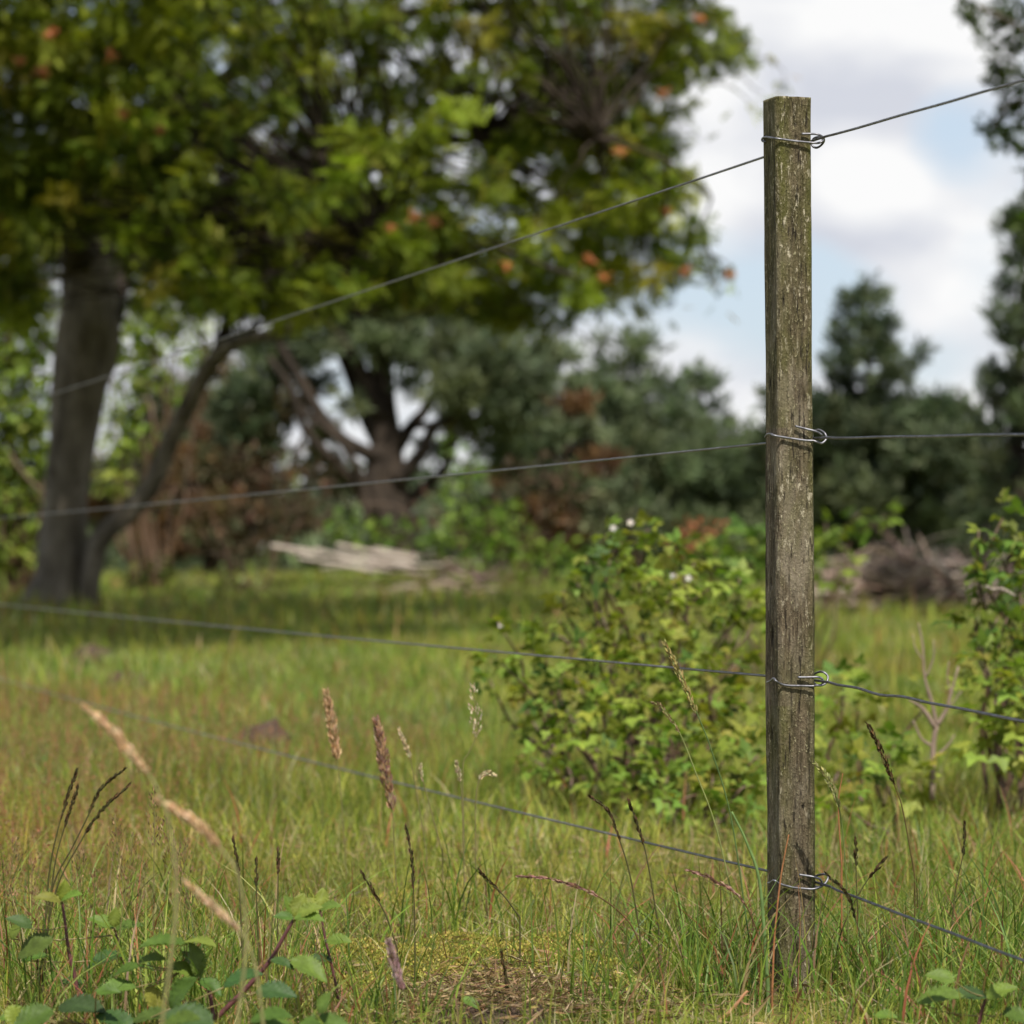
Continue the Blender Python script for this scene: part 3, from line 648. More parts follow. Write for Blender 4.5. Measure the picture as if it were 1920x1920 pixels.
limb_px(tb, [(690, 990, 8, -.6), (678, 900, 8, -.6), (640, 830, 7, -.7), (580, 780, 6, -.7), (540, 740, 5, -.7)], YP, 8, .1, 7)
limb_px(tb, [(600, 775, 6, -.6), (570, 820, 5, -.8), (545, 870, 4, -.9)], YP, 6, .1, 8)
limb_px(tb, [(700, 960, 16, -.3), (660, 900, 11, -.5), (610, 850, 10, -.7), (570, 800, 9, -.8), (545, 730, 8, -.9), (505, 670, 6, -.9)], YP, 8, .15, 9)
limb_px(tb, [(745, 900, 18, -.2), (790, 850, 13, -.3), (815, 800, 11, -.3), (860, 770, 9, -.4), (870, 700, 7, -.4)], YP, 8, .15, 10)
limb_px(tb, [(722, 780, 20, -.1), (690, 730, 15, -.2), (672, 680, 12, -.3), (640, 630, 9, -.3), (600, 590, 7, -.3)], YP, 8, .15, 11)
limb_px(tb, [(735, 1010, 34, -.1), (712, 950, 24, -.2), (700, 900, 20, -.2), (715, 840, 20, -.1)], YP, 10, .15, 12)
tb.obj('trunk', M_pbark, t, True)
nb = Buf()
for (a, b, r_, d, c_) in ((850, 660, 60, 0, 1), (920, 680, 65, -.4, 1), (980, 720, 60, -.2, 1), (900, 740, 65, -.5, 1), (960, 780, 55, 0, 1), (850, 730, 45, -.8, 1), (870, 800, 40, 0, 1), (1000, 660, 40, .5, 1), (760, 640, 45, 0, 0), (680, 620, 40, .6, 0), (560, 660, 42, .6, 0), (500, 700, 40, .5, 0),
                          (520, 770, 45, .6, 2), (480, 820, 50, .4, 2), (560, 620, 36, 0, 0), (620, 600, 40, 0, 0), (830, 600, 60, 1, 0), (930, 610, 60, 1, 0), (450, 740, 45, .4, 0), (420, 860, 50, .5, 2), (600, 870, 40, .8, 2), (640, 900, 40, .8, 2), (740, 560, 60, 0, 0), (760, 480, 60, 0, 0), (650, 520, 55, 0, 0),
                          (780, 680, 34, .4, 0), (700, 640, 36, -.6, 1), (765, 725, 26, -.4, 0), (660, 760, 24, -.4, 1), (760, 655, 34, -.6, 1), (600, 650, 34, -.4, 1), (560, 760, 30, .2, 2), (600, 820, 34, .2, 2), (745, 610, 50, -.3, 0), (660, 600, 50, 0, 1), (580, 600, 40, .2, 0), (540, 700, 34, .8, 1), (600, 720, 26, .8, 0), (440, 800, 50, .5, 0), (490, 660, 44, .6, 1), (820, 840, 30, .5, 0), (930, 830, 40, .3, 0), (960, 870, 35, .5, 0)):
    needle_clump(nb, at(a, b, YP + d), r_ / F * YP, 150 if c_ == 1 else 130, [G_need + G_pale, G_pale, G_pale[:1] + G_brown + G_need][c_], .22, .8)
nb.obj('crown', M_needle, t)

# --- leafy branches entering top right
YO = 24.0; t = thing('oak_tree', (at(2280, 1100, YO).x, YO, tz(at(2280, 1100, YO).x, YO)), 'leafy branches of an oak hanging into the top right corner', 'tree')
tb, nb = Buf(), Buf()
limb_px(tb, [(2280, 1150, 60), (2270, 800, 48), (2250, 400, 42), (2230, 0, 36), (2200, -500, 20)], YO, 12, .1, 1)
limb_px(tb, [(2250, 420, 20), (2080, 180, 14), (1960, 90, 9), (1890, 40, 6), (1830, 10, 3)], YO, 8, .1, 2)
limb_px(tb, [(2080, 180, 10), (1980, 200, 7), (1900, 190, 4), (1860, 240, 3)], YO, 6, .1, 3)
limb_px(tb, [(2080, 190, 10), (1990, 300, 6), (1930, 330, 4)], YO, 6, .1, 4)
ocl = [(1815, 22, 24), (1850, 40, 30), (1890, 15, 36), (1925, 60, 45), (1880, 105, 34), (1870, 140, 26), (1915, 150, 40), (1850, 235, 20), (1875, 262, 26), (1900, 225, 36), (1925, 260, 40), (1930, 320, 16), (1900, 185, 24), (1840, 70, 14)]
r2 = np.random.default_rng(5); ocl += [(r2.uniform(1980, 2700), r2.uniform(-900, 520), r2.uniform(60, 110)) for _ in range(60)]
for (a, b, r_) in ocl:
    n = int(120 * (r_ / 36) ** 2) if r_ < 50 else 90; pts, d = clump_points(at(a, b, YO + rng.uniform(-.3, .3) * (1 if r_ < 50 else 8)), r_ / F * YO, n, .8, .3)
    scatter(nb, *LEAF2, pts, frames(d + rng.normal(0, .7, d.shape), np.array([0, 0, 1.]) + rng.normal(0, .5, d.shape)), rng.uniform(.05, .09, n) * (1 if r_ < 50 else 2.6), palette(n, [(.035, .055, .018), (.055, .085, .022), (.08, .11, .025)]))
tb.obj('trunk', M_bark, t, True); nb.obj('crown', M_leaf, t)

# --- leafy shrubs
DM = 2.1
def shrub(name, label, cat, clumps, Yd, cols, tmpl, size, dens, mat, group=None, stems=True, stemcol=(.10, .06, .035), flat=.85, hang=-.1, sw=.006, spread=1.0, anchor=None):
    cl = [(at(a, b, Yd + (c[0] if c else 0)), r_ / F * (Yd + (c[0] if c else 0))) for a, b, r_, *c in clumps]
    bx = anchor if anchor is not None else np.mean([c[0].x for c in cl]); z0 = tz(bx, Yd)
    t = thing(name, (bx, Yd, z0), label, cat, group); lf, st = Buf(), Buf()
    for k, (c, r_) in enumerate(cl):
        n = max(8, int(dens * DM * (r_ / size) ** 2)); pts, d = clump_points(c, r_, n, flat, .3)
        pts[:, 2] = np.maximum(pts[:, 2], terrain(pts[:, 0], pts[:, 1]) + .02)
        up = np.array([0, 0, 1.]) + d * .5 + rng.normal(0, .35, d.shape)
        tone = palette(1, cols, None, .1)[0]
        scatter(lf, *tmpl, pts, frames(d * spread + rng.normal(0, .5, d.shape) + np.array([0, 0, hang]), up), rng.uniform(.6, 1.3, n) * size, .4 * tone + .6 * palette(n, cols))
        if stems:
            for q in range(2 if (r_ > .1 and mat is M_bramble and Yd < 20) else 1):
                g = np.array([bx + (c.x - bx) * .3 + rng.normal(0, .05), c.y + rng.normal(0, .05), 0]); g[2] = tz(g[0], g[1]) - .02
                e = np.array(c) + rng.normal(0, r_ * .3, 3); branch_to(st, g, e, sw, sw * .4, k * 7 + q, stemcol, .1, 6)
    lf.obj('leaves', mat, t)
    if stems: st.obj('stems', M_stem, t, True)
    return t
BR = [(.11, .19, .026), (.16, .25, .036), (.22, .31, .045), (.065, .12, .022), (.28, .34, .05)]
BRY = BR + [(.26, .27, .04), (.24, .22, .04)]
br1 = shrub('bramble_bush', 'bright green bramble bush with white flowers on its top, left of the post', 'bush',
      [(1178, 1010, 38), (1150, 1060, 50, -.1), (1210, 1050, 55), (1160, 1120, 70, .1), (1240, 1110, 60, -.2), (1300, 1095, 34, -.1), (1355, 1092, 26, -.1), (1120, 1180, 70), (1200, 1180, 80, -.2), (1290, 1160, 60, 0), (1060, 1120, 22),
       (960, 1215, 34, -.2), (930, 1240, 30, -.3), (1010, 1240, 55, -.2), (1080, 1260, 70, -.3), (1170, 1270, 80, -.4), (1270, 1240, 80, -.4), (1360, 1250, 60, -.3), (1380, 1190, 40, 0),
       (1040, 1320, 60, -.3), (1120, 1340, 70, -.4), (1220, 1330, 80, -.6), (1320, 1320, 80, -.6), (1400, 1330, 60, -.6), (1180, 1410, 60, -.7), (1260, 1410, 70, -.8), (1350, 1400, 70, -.8), (1410, 1420, 50, -.9), (1150, 1450, 50, -.7), (1240, 1480, 55, -.9), (1340, 1470, 60, -.9), (1410, 1480, 50, -1), (1080, 1400, 50, -.5), (1020, 1370, 40, -.3), (1300, 1510, 50, -1), (1380, 1520, 40, -1.1), (1100, 1040, 16), (1085, 1090, 16), (1045, 1160, 16), (1005, 1180, 14), (940, 1185, 12), (918, 1275, 14), (1262, 1030, 16), (1305, 1052, 14), (1388, 1085, 12), (1402, 1130, 16), (985, 1300, 16), (970, 1350, 16), (1215, 990, 10), (1140, 1000, 12), (1000, 1430, 22, -.4), (1060, 1460, 24, -.6), (1120, 1500, 24, -.8), (1420, 1160, 20), (1350, 1150, 20)],
      8.0, BRY, TRI, .052, 6.2, M_bramble)
for (a, b) in ((1182, 980), (1150, 990), (1263, 1080), (1291, 1084), (940, 1172)):
    fb = Buf(); n = 5; c = at(a, b, 7.8); d = np.array([(math.cos(k * 1.2566), math.sin(k * 1.2566) * .5, math.sin(k * 1.2566)) for k in range(5)])
    scatter(fb, *t_leaf2(.8, .05, .0), np.repeat(np.array(c)[None], 5, 0), frames(d, np.tile([0, -1., .4], (5, 1))), np.full(5, .0115), palette(5, [(.46, .43, .38)], None, .05)); fb.obj('flower', M_bramble, br1)
shrub('bramble_bush', 'low bramble bush with yellow green leaves just right of the post', 'bush',
      [(1575, 1290, 40, .2), (1610, 1340, 50), (1560, 1390, 50, -.2), (1650, 1420, 55, -.4), (1590, 1450, 60, -.5), (1690, 1390, 36, 0), (1700, 1460, 50, -.6), (1650, 1480, 45, -.8), (1570, 1500, 40, -.9), (1730, 1290, 22, .5), (1600, 1260, 26, .6)], 7.6, BRY, TRI, .055, 6, M_bramble)
shrub('bramble_bush', 'tall bramble bush at the edge right of the dead twigs', 'bush',
      [(1885, 965, 26), (1850, 1000, 22), (1910, 1000, 40), (1880, 1060, 45), (1850, 1100, 45), (1920, 1120, 55), (1825, 1160, 40), (1890, 1190, 60, -.1), (1950, 1220, 70, .1), (1850, 1250, 55, -.2), (1910, 1290, 60, -.3), (1860, 1330, 55, -.3), (1930, 1380, 60, -.4), (1980, 1060, 80, .2), (1990, 1300, 90, 0), (1860, 1400, 45, -.4)], 7.4, BRY, TRI, .055, 8, M_bramble)
shrub('bramble_bush', 'far bramble thicket in the gap between post and flowering bush', 'bush',
      [(1290, 1040, 40), (1340, 1050, 50), (1400, 1030, 55), (1460, 1010, 50), (1500, 1040, 60), (1560, 990, 36), (1620, 970, 26), (1660, 965, 16), (1430, 1090, 50), (1350, 1110, 40), (1560, 1060, 45), (1250, 1080, 30)], 15, BR, TRI, .08, 6, M_bramble, sw=.008)
shrub('weed_clump', 'nettle green weeds growing before the old pine trunk', 'weeds',
      [(640, 990, 30), (680, 1000, 36), (730, 1000, 30), (780, 1005, 32), (830, 1010, 30), (870, 985, 36), (920, 990, 40), (860, 930, 30), (880, 880, 34), (850, 840, 24), (950, 960, 30), (980, 1030, 50), (900, 1030, 40), (820, 1030, 30), (1050, 1050, 40), (1120, 1060, 40)], 34, BR[:4], LEAF2, .12, 6, M_bramble, sw=.01)
shrub('weed_clump', 'pale weeds around the foot of the fallen logs', 'weeds',
      [(470, 1075, 24), (520, 1090, 26), (600, 1085, 20), (430, 1100, 30), (350, 1090, 30), (290, 1060, 30), (250, 1080, 26), (700, 1090, 20), (800, 1090, 24), (870, 1080, 26), (960, 1080, 24)], 31, [(.14, .16, .04), (.15, .20, .045), (.26, .25, .08)], LEAF2, .12, 6, M_bramble, sw=.01)
LG = [(.20, .28, .045), (.27, .34, .06), (.14, .21, .04), (.33, .36, .08)]
shrub('hazel_tree', 'pale green leafy tree left of the rowan trunk', 'tree',
      [(30, 640, 50), (60, 700, 36), (0, 720, 60), (50, 780, 44), (10, 840, 55), (60, 870, 36), (20, 930, 50), (60, 970, 34), (0, 1010, 50), (40, 1040, 40), (-100, 700, 120), (-120, 850, 130), (-110, 980, 120), (-60, 590, 80), (20, 600, 40), (70, 760, 36), (80, 920, 30), (30, 780, 50), (70, 830, 34), (-20, 880, 60), (70, 640, 40), (85, 700, 30), (90, 780, 30), (10, 680, 50), (88, 860, 30), (40, 560, 40)], 33, LG, LEAF2, .12, 14, M_leaf, sw=.03)
shrub('hazel_tree', 'small green tree glimpsed in the fork of the rowan stems', 'tree',
      [(240, 640, 40), (270, 700, 40), (230, 760, 44), (290, 640, 30), (220, 830, 34), (260, 820, 30), (215, 900, 34), (320, 600, 34), (330, 740, 22), (250, 600, 40), (300, 585, 36), (350, 650, 30), (380, 610, 26), (290, 690, 30), (200, 660, 30)], 38, LG, LEAF2, .13, 15, M_leaf, sw=.03)
shrub('pine_sapling', 'low pine sapling in front of the dark undergrowth', 'tree',
      [(1180, 950, 46), (1140, 930, 32), (1220, 970, 40), (1180, 900, 30), (1130, 980, 36)], 30, G_pale + G_need, NEED, .13, 6, M_needle, sw=.02)
# dark reaches under the pines
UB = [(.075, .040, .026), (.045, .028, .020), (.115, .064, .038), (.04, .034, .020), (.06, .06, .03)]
shrub('dead_brush', 'red brown dead brushwood behind the rowan stems', 'brushwood',
      [(360, 1000, 50), (420, 960, 60), (480, 940, 60), (540, 960, 60), (410, 1030, 44), (460, 1010, 60), (520, 1000, 50), (590, 950, 50), (350, 930, 40), (600, 900, 44), (530, 880, 60), (450, 880, 60), (380, 870, 50)], 38, UB, RH, .11, 5, M_twig, sw=.02)
shrub('dead_brush', 'dark brown dead brushwood under the bushy pines', 'brushwood',
      [(950, 950, 50), (1010, 940, 55), (1060, 930, 50), (980, 900, 50), (1040, 880, 50), (1090, 960, 40), (930, 1000, 36), (1000, 990, 40), (1120, 900, 50), (640, 950, 40), (800, 950, 44)], 40, UB, RH, .11, 5, M_twig, sw=.02)
shrub('dead_bracken', 'rust red dead bracken behind the flowering bramble', 'bracken', [(1290, 985, 22), (1320, 1000, 26), (1280, 1020, 26), (1345, 1000, 18)], 22, [(.30, .10, .045), (.22, .085, .04)], RH, .07, 7, M_twig, sw=.01)
# far scrub
nb = Buf(); n = 5200; ya = rng.uniform(75, 110, n); xa = rng.uniform(-.34, .34, n) * ya; hz_ = 2.6 + 1.0 * fbm(np.stack([xa * .25, ya * .1, 0 * xa], -1), 4, 3)
P_ = np.stack([xa, ya, .3 + rng.random(n) * hz_], -1); scatter(nb, *NEED, P_, frames(rng.normal(size=(n, 3)) + np.array([0, 0, .8])), rng.uniform(.5, .9, n), palette(n, G_need + [(.08, .095, .05)]))
o = nb.obj('undergrowth', M_needle); tag(o, 'low dark scrub closing the far side of the heath', 'undergrowth', None, 'stuff')

# ------------------------------------------------------------------ logs, piles, stones
def log(name, label, pts, Yd, grp, mat=M_birch, cat='log'):
    a = at(pts[0][0], pts[0][1], Yd); t = Buf(); P = [at(x, y, Yd + d) for x, y, r_, d in pts]; tube(t, P, [p[2] * .52 / F * Yd for p in pts], 10, 5, (1, 1, 1), .22)
    o = t.obj(name, mat, None, True); tag(o, label, cat, grp); return o
G = 'pale logs lying in a heap'
log('birch_log', 'pale log reaching furthest left in the heap', [(508, 1024, 9, 0), (600, 1037, 9, .2), (700, 1050, 8, .3), (770, 1056, 6, .4)], 33, G)
log('birch_log', 'short pale log lying on top of the heap', [(632, 1022, 9, -.2), (690, 1034, 9, 0), (760, 1045, 8, .2), (782, 1050, 6, .3)], 33, G)
log('birch_log', 'low pale log along the front of the heap', [(560, 1046, 7, -.5), (640, 1058, 7, -.4), (700, 1066, 7, -.4), (730, 1070, 5, -.3)], 33, G)
log('birch_log', 'thin pinkish log at the back of the heap', [(700, 1028, 5, .8), (780, 1042, 5, .9), (850, 1052, 4, 1), (900, 1056, 3, 1)], 33, G)
log('birch_log', 'thin log between the long log and the front log', [(540, 1034, 5, -.3), (640, 1046, 6, -.2), (740, 1060, 5, 0), (830, 1060, 4, 0)], 33, G)
log('birch_log', 'thin crooked pole crossing the middle of the heap', [(590, 1028, 4, -.3), (660, 1050, 5, -.2), (720, 1052, 5, 0), (800, 1064, 3, .1)], 33, G)
log('birch_log', 'short grey stick poking out of the front of the heap', [(600, 1066, 3, -.6), (650, 1062, 4, -.6), (705, 1073, 4, -.5)], 33, G)
log('fallen_branch', 'bent bleached branch leaning on the brush pile', [(1748, 1026, 9, 0), (1755, 1050, 9, 0), (1775, 1075, 9, 0), (1800, 1080, 8, 0), (1830, 1078, 6, 0), (1850, 1072, 4, 0)], 26, None, cat='branch')
log('fallen_branch', 'short white branch stub inside the tall bramble', [(1850, 1100, 6, 0), (1862, 1106, 7, .02), (1880, 1105, 6, 0), (1905, 1118, 4, 0)], 7.0, None, M_twigw, 'branch')
def brush_pile(label, boxpx, Yd, n, cols):
    x0, y0, x1, y1 = boxpx; a, b = at(x0, y1, Yd), at(x1, y0, Yd); cx = (a.x + b.x) / 2; z0 = tz(cx, Yd)
    t = Buf(); W = (b.x - a.x) / 2; H = b.z - z0
    for k in range(n):
        u = rng.uniform(-1, 1); hh = H * (1 - .8 * u * u) * rng.uniform(.0, 1); p = np.array([cx + u * W, Yd + rng.uniform(-.8, .8), z0 + hh])
        d = np.array([rng.normal(), rng.normal() * .6, rng.normal() * .22]); d /= np.linalg.norm(d); l = rng.uniform(.2, .7)
        q = p + d * l; q[2] = max(q[2], z0 + .02); p[2] = max(p[2], z0 + .02); m = (p + q) / 2 + rng.normal(0, .05, 3)
        tube(t, [p, m, q], [.013, .010, .005], 6, 2, palette(1, cols)[0])
    o = t.obj('brush_pile', M_twig, None, True); tag(o, label, 'brush pile'); return o
brush_pile('heap of grey brown cut twigs right of the post', (1545, 1046, 1870, 1092), 27, 1300, [(.27, .20, .155), (.36, .28, .22), (.18, .13, .10), (.44, .36, .29)])
brush_pile('small scatter of broken twigs beside the pale logs', (780, 1048, 905, 1066), 34, 60, [(.42, .32, .26), (.3, .22, .18)])
MOUNDS = []
def mound(name, label, px, py, wpx, hpx, cat, mat, seed, Yd=None):
    # place on the ground where that pixel's ray meets it
    Yg = Yd or 8.
    if Yd is None:
        for _ in range(30):
            p = at(px, py, Yg); Yg += (p.z - tz(p.x, Yg)) * Yg / CAMZ * .8
    p = at(px, py, Yg); wd = wpx / F * Yg / 2; hh = hpx / F * Yg + (.03 if Yd is None else -.012); MOUNDS.append((p.x, Yg, wd, max(wd * .9, .25)))
    n = 26; u = np.linspace(-1, 1, n); X, Yy = np.meshgrid(u, u); rr = np.sqrt(X ** 2 + Yy ** 2)
    Z = np.clip(1 - rr ** 2, 0, 1) ** .8 * (1 + .5 * fbm(np.stack([X * 3, Yy * 3, 0 * X + seed], -1), seed, 4)) * hh
    WX = p.x + X * wd; WY = Yg + Yy * max(wd * .9, .25); V = np.stack([WX, WY, terrain(WX, WY) - .012 + Z], -1).reshape(-1, 3)
    i, j = np.meshgrid(np.arange(n - 1), np.arange(n - 1), indexing='ij'); a = i * n + j
    o = link(name, mesh_quads(name, V, np.stack([a, a + 1, a + n + 1, a + n], -1).reshape(-1, 4), None, mat, True)); tag(o, label, cat, 'molehills in the meadow'); return Yg
mound('molehill', 'nearest and largest molehill, under the lowest wire', 497, 1398, 120, 34, 'molehill', M_earth, 1)
mound('molehill', 'dark middle molehill of the row of three', 240, 1288, 95, 20, 'molehill', M_earth, 2)
mound('molehill', 'furthest reddish molehill at the edge of the rowan shade', 172, 1238, 110, 18, 'molehill', M_earth, 3)
mound('earth_mound', 'mound of bare brown earth with dry litter at the bottom edge', 930, 1915, 330, 46, 'mound', M_earth, 4, 4.2)['x'] if False else mound('earth_mound', 'mound of bare brown earth with dry litter at the bottom edge', 930, 1915, 330, 46, 'mound', M_earth, 4, 4.25)
bpy.data.objects['earth_mound'].pop('group', None)

# dead forked twig, right of post
t = Buf()
def tw(pts, Yd=7.0, c=(.25, .185, .14)):
    tube(t, [at(x, y, Yd) for x, y, r_ in pts], [r_ / F * Yd for x, y, r_ in pts], 6, 4, c, .1)
tw([(1748, 1500, 6), (1750, 1400, 5.5), (1756, 1360, 5)]); tw([(1756, 1362, 4.5), (1775, 1330, 3.6), (1783, 1300, 3), (1797, 1250, 2)])
tw([(1754, 1365, 5), (1735, 1335, 4), (1722, 1322, 3), (1705, 1312, 2)]); tw([(1756, 1360, 4), (1748, 1320, 3.2), (1734, 1270, 2.6), (1730, 1210, 2), (1722, 1168, 1.4)])
tw([(1736, 1270, 2), (1750, 1235, 1.5), (1750, 1200, 1)]); tw([(1775, 1330, 2.4), (1786, 1318, 1.6), (1803, 1296, 1.1)]); tw([(1733, 1240, 1.6), (1716, 1215, 1.2), (1712, 1190, .9)])
tw([(1783, 1300, 1.8), (1776, 1270, 1.3), (1779, 1240, .9)]); tw([(1750, 1400, 3.5), (1728, 1385, 2.4), (1712, 1350, 1.5)]); tw([(1752, 1420, 3), (1775, 1400, 2), (1790, 1378, 1.2)])
o = t.obj('dead_shrub', M_twig, None, True); tag(o, 'bare forked dead twigs standing right of the post', 'dead shrub')

# ------------------------------------------------------------------ grass
MOSS = []
for (a, b) in ((700, 1700), (760, 1690), (830, 1670), (900, 1660), (950, 1665), (650, 1780), (720, 1790), (790, 1800), (860, 1770), (920, 1790), (1000, 1790), (1050, 1770), (1100, 1810), (980, 1840), (870, 1830), (760, 1840), (680, 1850), (1150, 1850)):
    Yg = 5.
    for _ in range(30):
        p = at(a, b, Yg); Yg += (p.z - .02 - tz(p.x, Yg)) * Yg / CAMZ * .8
    MOSS.append((p.x, Yg))
def blades(buf, x, y, h, wd, lean, cols, segs=3, curl=.5, z0=None):
    keep = np.hypot(x - PC.x, y - PC.y) > .04
    keep &= (np.hypot((x - PC.x) / .09, (y - PC.y + .12) / .17) > 1) | (rng.random(len(x)) > .45)
    for (mx, my) in MOSS: keep &= (np.hypot((x - mx) / .11, (y - my) / .14) > 1) | (rng.random(len(x)) > .58)
    for (mx, my, ma, mb) in MOUNDS: keep &= ((x - mx) / ma) ** 2 + ((y - my) / mb) ** 2 > rng.uniform(.35, 1.0, len(x))
    x, y, h, cols = x[keep], y[keep], h[keep], cols[keep]; wd = wd[keep] if np.ndim(wd) else wd
    n = len(x); z = terrain(x, y) - .005
    th = rng.uniform(0, 2 * math.pi, n); fa = rng.uniform(0, 2 * math.pi, n)
    ld = np.stack([np.cos(th), np.sin(th), 0 * th], -1); sd_ = np.stack([np.cos(fa), np.sin(fa), 0 * fa], -1)
    ln = lean * (rng.random(n) * .9 + .1); rows = []
    for k in range(segs + 1):
        t = k / segs; off = ln * h * (t ** (1.3 + curl)); c = np.stack([x, y, z + h * t * (1 - .35 * ln * t)], -1) + ld * off[:, None]
        ww = wd * (1 - t) ** .6 * (.5 if k == 0 else 1) if k < segs else wd * .04
        rows += [c - sd_ * (ww / 2)[:, None], c + sd_ * (ww / 2)[:, None]]
    V = np.stack(rows, 1); K = 2 * (segs + 1); base = (np.arange(n) * K)[:, None]
    Fq = np.stack([np.stack([base[:, 0] + 2 * k, base[:, 0] + 2 * k + 1, base[:, 0] + 2 * k + 3, base[:, 0] + 2 * k + 2], -1) for k in range(segs)], 1)
    buf.add(V.reshape(-1, 3), Fq.reshape(-1, 4), np.repeat(cols, K, 0))
def field(n, y0, y1, margin=1.5, extra=.5, pw=1.0):
    """area-uniform points in the wedge the camera sees"""
    u = rng.random(n); y = np.sqrt(y0 ** 2 + u * (y1 ** 2 - y0 ** 2)) if pw == 1 else y0 + (y1 - y0) * u ** pw
    x = rng.uniform(-1, 1, n) * (y * .1667 * margin + extra); return x, y
GR = [(.12, .17, .024), (.20, .235, .034), (.29, .30, .046), (.38, .35, .075)]
ST = [(.34, .27, .13), (.42, .34, .18), (.26, .20, .09)]
RD = [(.30, .10, .055), (.24, .11, .06), (.36, .15, .08), (.20, .12, .07)]
def patch(x, y, s, seed): return fbm(np.stack([x * s, y * s * .6, 0 * x], -1), seed, 3)
def mixcol(x, y, seed=0):
    n = len(x); p = patch(x, y, 1.6, 31 + seed); r = rng.random(n) + .25 * p
    red = patch(x, y, .8, 41) + .28 * np.clip(-x / (.1667 * y), -1, 1)
    c = palette(n, GR, (3, 4, 3, 2)); s = palette(n, ST); d = palette(n, RD)
    thr = np.where(y < 6.5, .76, .88); c[r > thr] = s[r > thr]; c[y > 8, 0] *= .86; q = (rng.random(n) < np.clip(np.where(y < 7, .09, .04) + .22 * red, 0, .34)); pp = patch(x, y, 2.2, 77); c *= (1 + .42 * pp)[:, None]; c[:, 0] *= 1 + .35 * patch(x, y, 1.1, 83); c[q] = d[q]; return c
gb = Buf()
x, y = field(66000, 3.3, 6.2); den = patch(x, y, 3., 51)
h = rng.uniform(.03, .085, len(x)) * (1 + .5 * den); blades(gb, x, y, h, rng.uniform(.0012, .003, len(x)), 1.1, mixcol(x, y))
x, y = field(56000, 6.2, 11); h = rng.uniform(.04, .10, len(x)) * (1 + .5 * patch(x, y, 2, 51)); blades(gb, x, y, h, rng.uniform(.003, .0055, len(x)), .7, mixcol(x, y, 1))
x, y = field(53000, 11, 22); h = rng.uniform(.04, .12, len(x)) * (1 + .6 * patch(x, y, 1.2, 51)); blades(gb, x, y, h, rng.uniform(.006, .012, len(x)), .6, mixcol(x, y, 2), 2)
x, y = field(46000, 22, 60, 1.5); h = rng.uniform(.06, .18, len(x)) * (1 + .8 * patch(x, y, .6, 51)); blades(gb, x, y, h, rng.uniform(.014, .03, len(x)), .6, mixcol(x, y, 3), 2)
tag(gb.obj('short_grass', M_grass), 'short green and straw coloured turf over the whole meadow', 'grass', None, 'stuff')
gb = Buf()
def tall(n, y0, y1, hmin, hmax, w0, w1, thr, seed=0, cols=None, lean=.55, bias=0):
    x, y = field(n, y0, y1); k = patch(x, y, 1.5, 61 + seed) + bias * x / (.1667 * y) > thr; x, y = x[k], y[k]; m = len(x)
    c = palette(m, cols or GR, None); s = rng.random(m) < .16; c[s] = palette(int(s.sum()), ST + RD[:2]); blades(gb, x, y, rng.uniform(hmin, hmax, m) * rng.uniform(.6, 1, m), rng.uniform(w0, w1, m), lean, c, 4, .8)
tall(7200, 3.5, 6.3, .06, .17, .002, .0042, -.0, bias=.3)
tall(9500, 6.2, 12, .08, .2, .003, .007, .08, 1, bias=.25)
tall(9500, 12, 30, .12, .34, .008, .016, .08, 2)
# thick tussocks round the post foot and towards the right
for (cx, cy, rr_, n) in ((.40, 4.40, .13, 170), (.28, 4.36, .12, 200), (.55, 4.5, .16, 340), (.18, 4.5, .16, 260), (.62, 4.8, .2, 320), (.05, 4.7, .16, 180), (.3, 4.9, .2, 260), (.70, 4.4, .14, 220), (-.25, 4.9, .14, 120), (-.1, 5.2, .2, 160), (.95, 5.6, .4, 500), (.8, 6.2, .4, 400), (-.52, 4.15, .16, 420), (-.3, 4.1, .14, 260), (-.62, 4.5, .2, 380), (-.4, 4.6, .16, 240), (.72, 4.15, .14, 300), (.55, 4.1, .12, 220), (-.7, 5.2, .3, 400), (.85, 5.0, .2, 300), (-.1, 4.15, .12, 160), (.12, 4.2, .1, 150)):
    a = rng.uniform(0, 6.28, n); r_ = rr_ * np.sqrt(rng.random(n)); x = cx + r_ * np.cos(a); y = cy + r_ * np.sin(a)
    m = len(x)
    c = palette(m, [(.11, .19, .026), (.17, .25, .04), (.26, .31, .06), (.075, .125, .022)]); s = rng.random(m) < .2; c[s] = palette(int(s.sum()), RD + ST)
    blades(gb, x, y, (.05 + .17 * rng.random(m) ** 1.6) * rng.uniform(.8, 1.15, m), rng.uniform(.002, .005, m), .9, c, 5, .9)
tag(gb.obj('tall_grass', M_grass), 'longer green grass tussocks thickest around the post foot', 'grass', None, 'stuff')
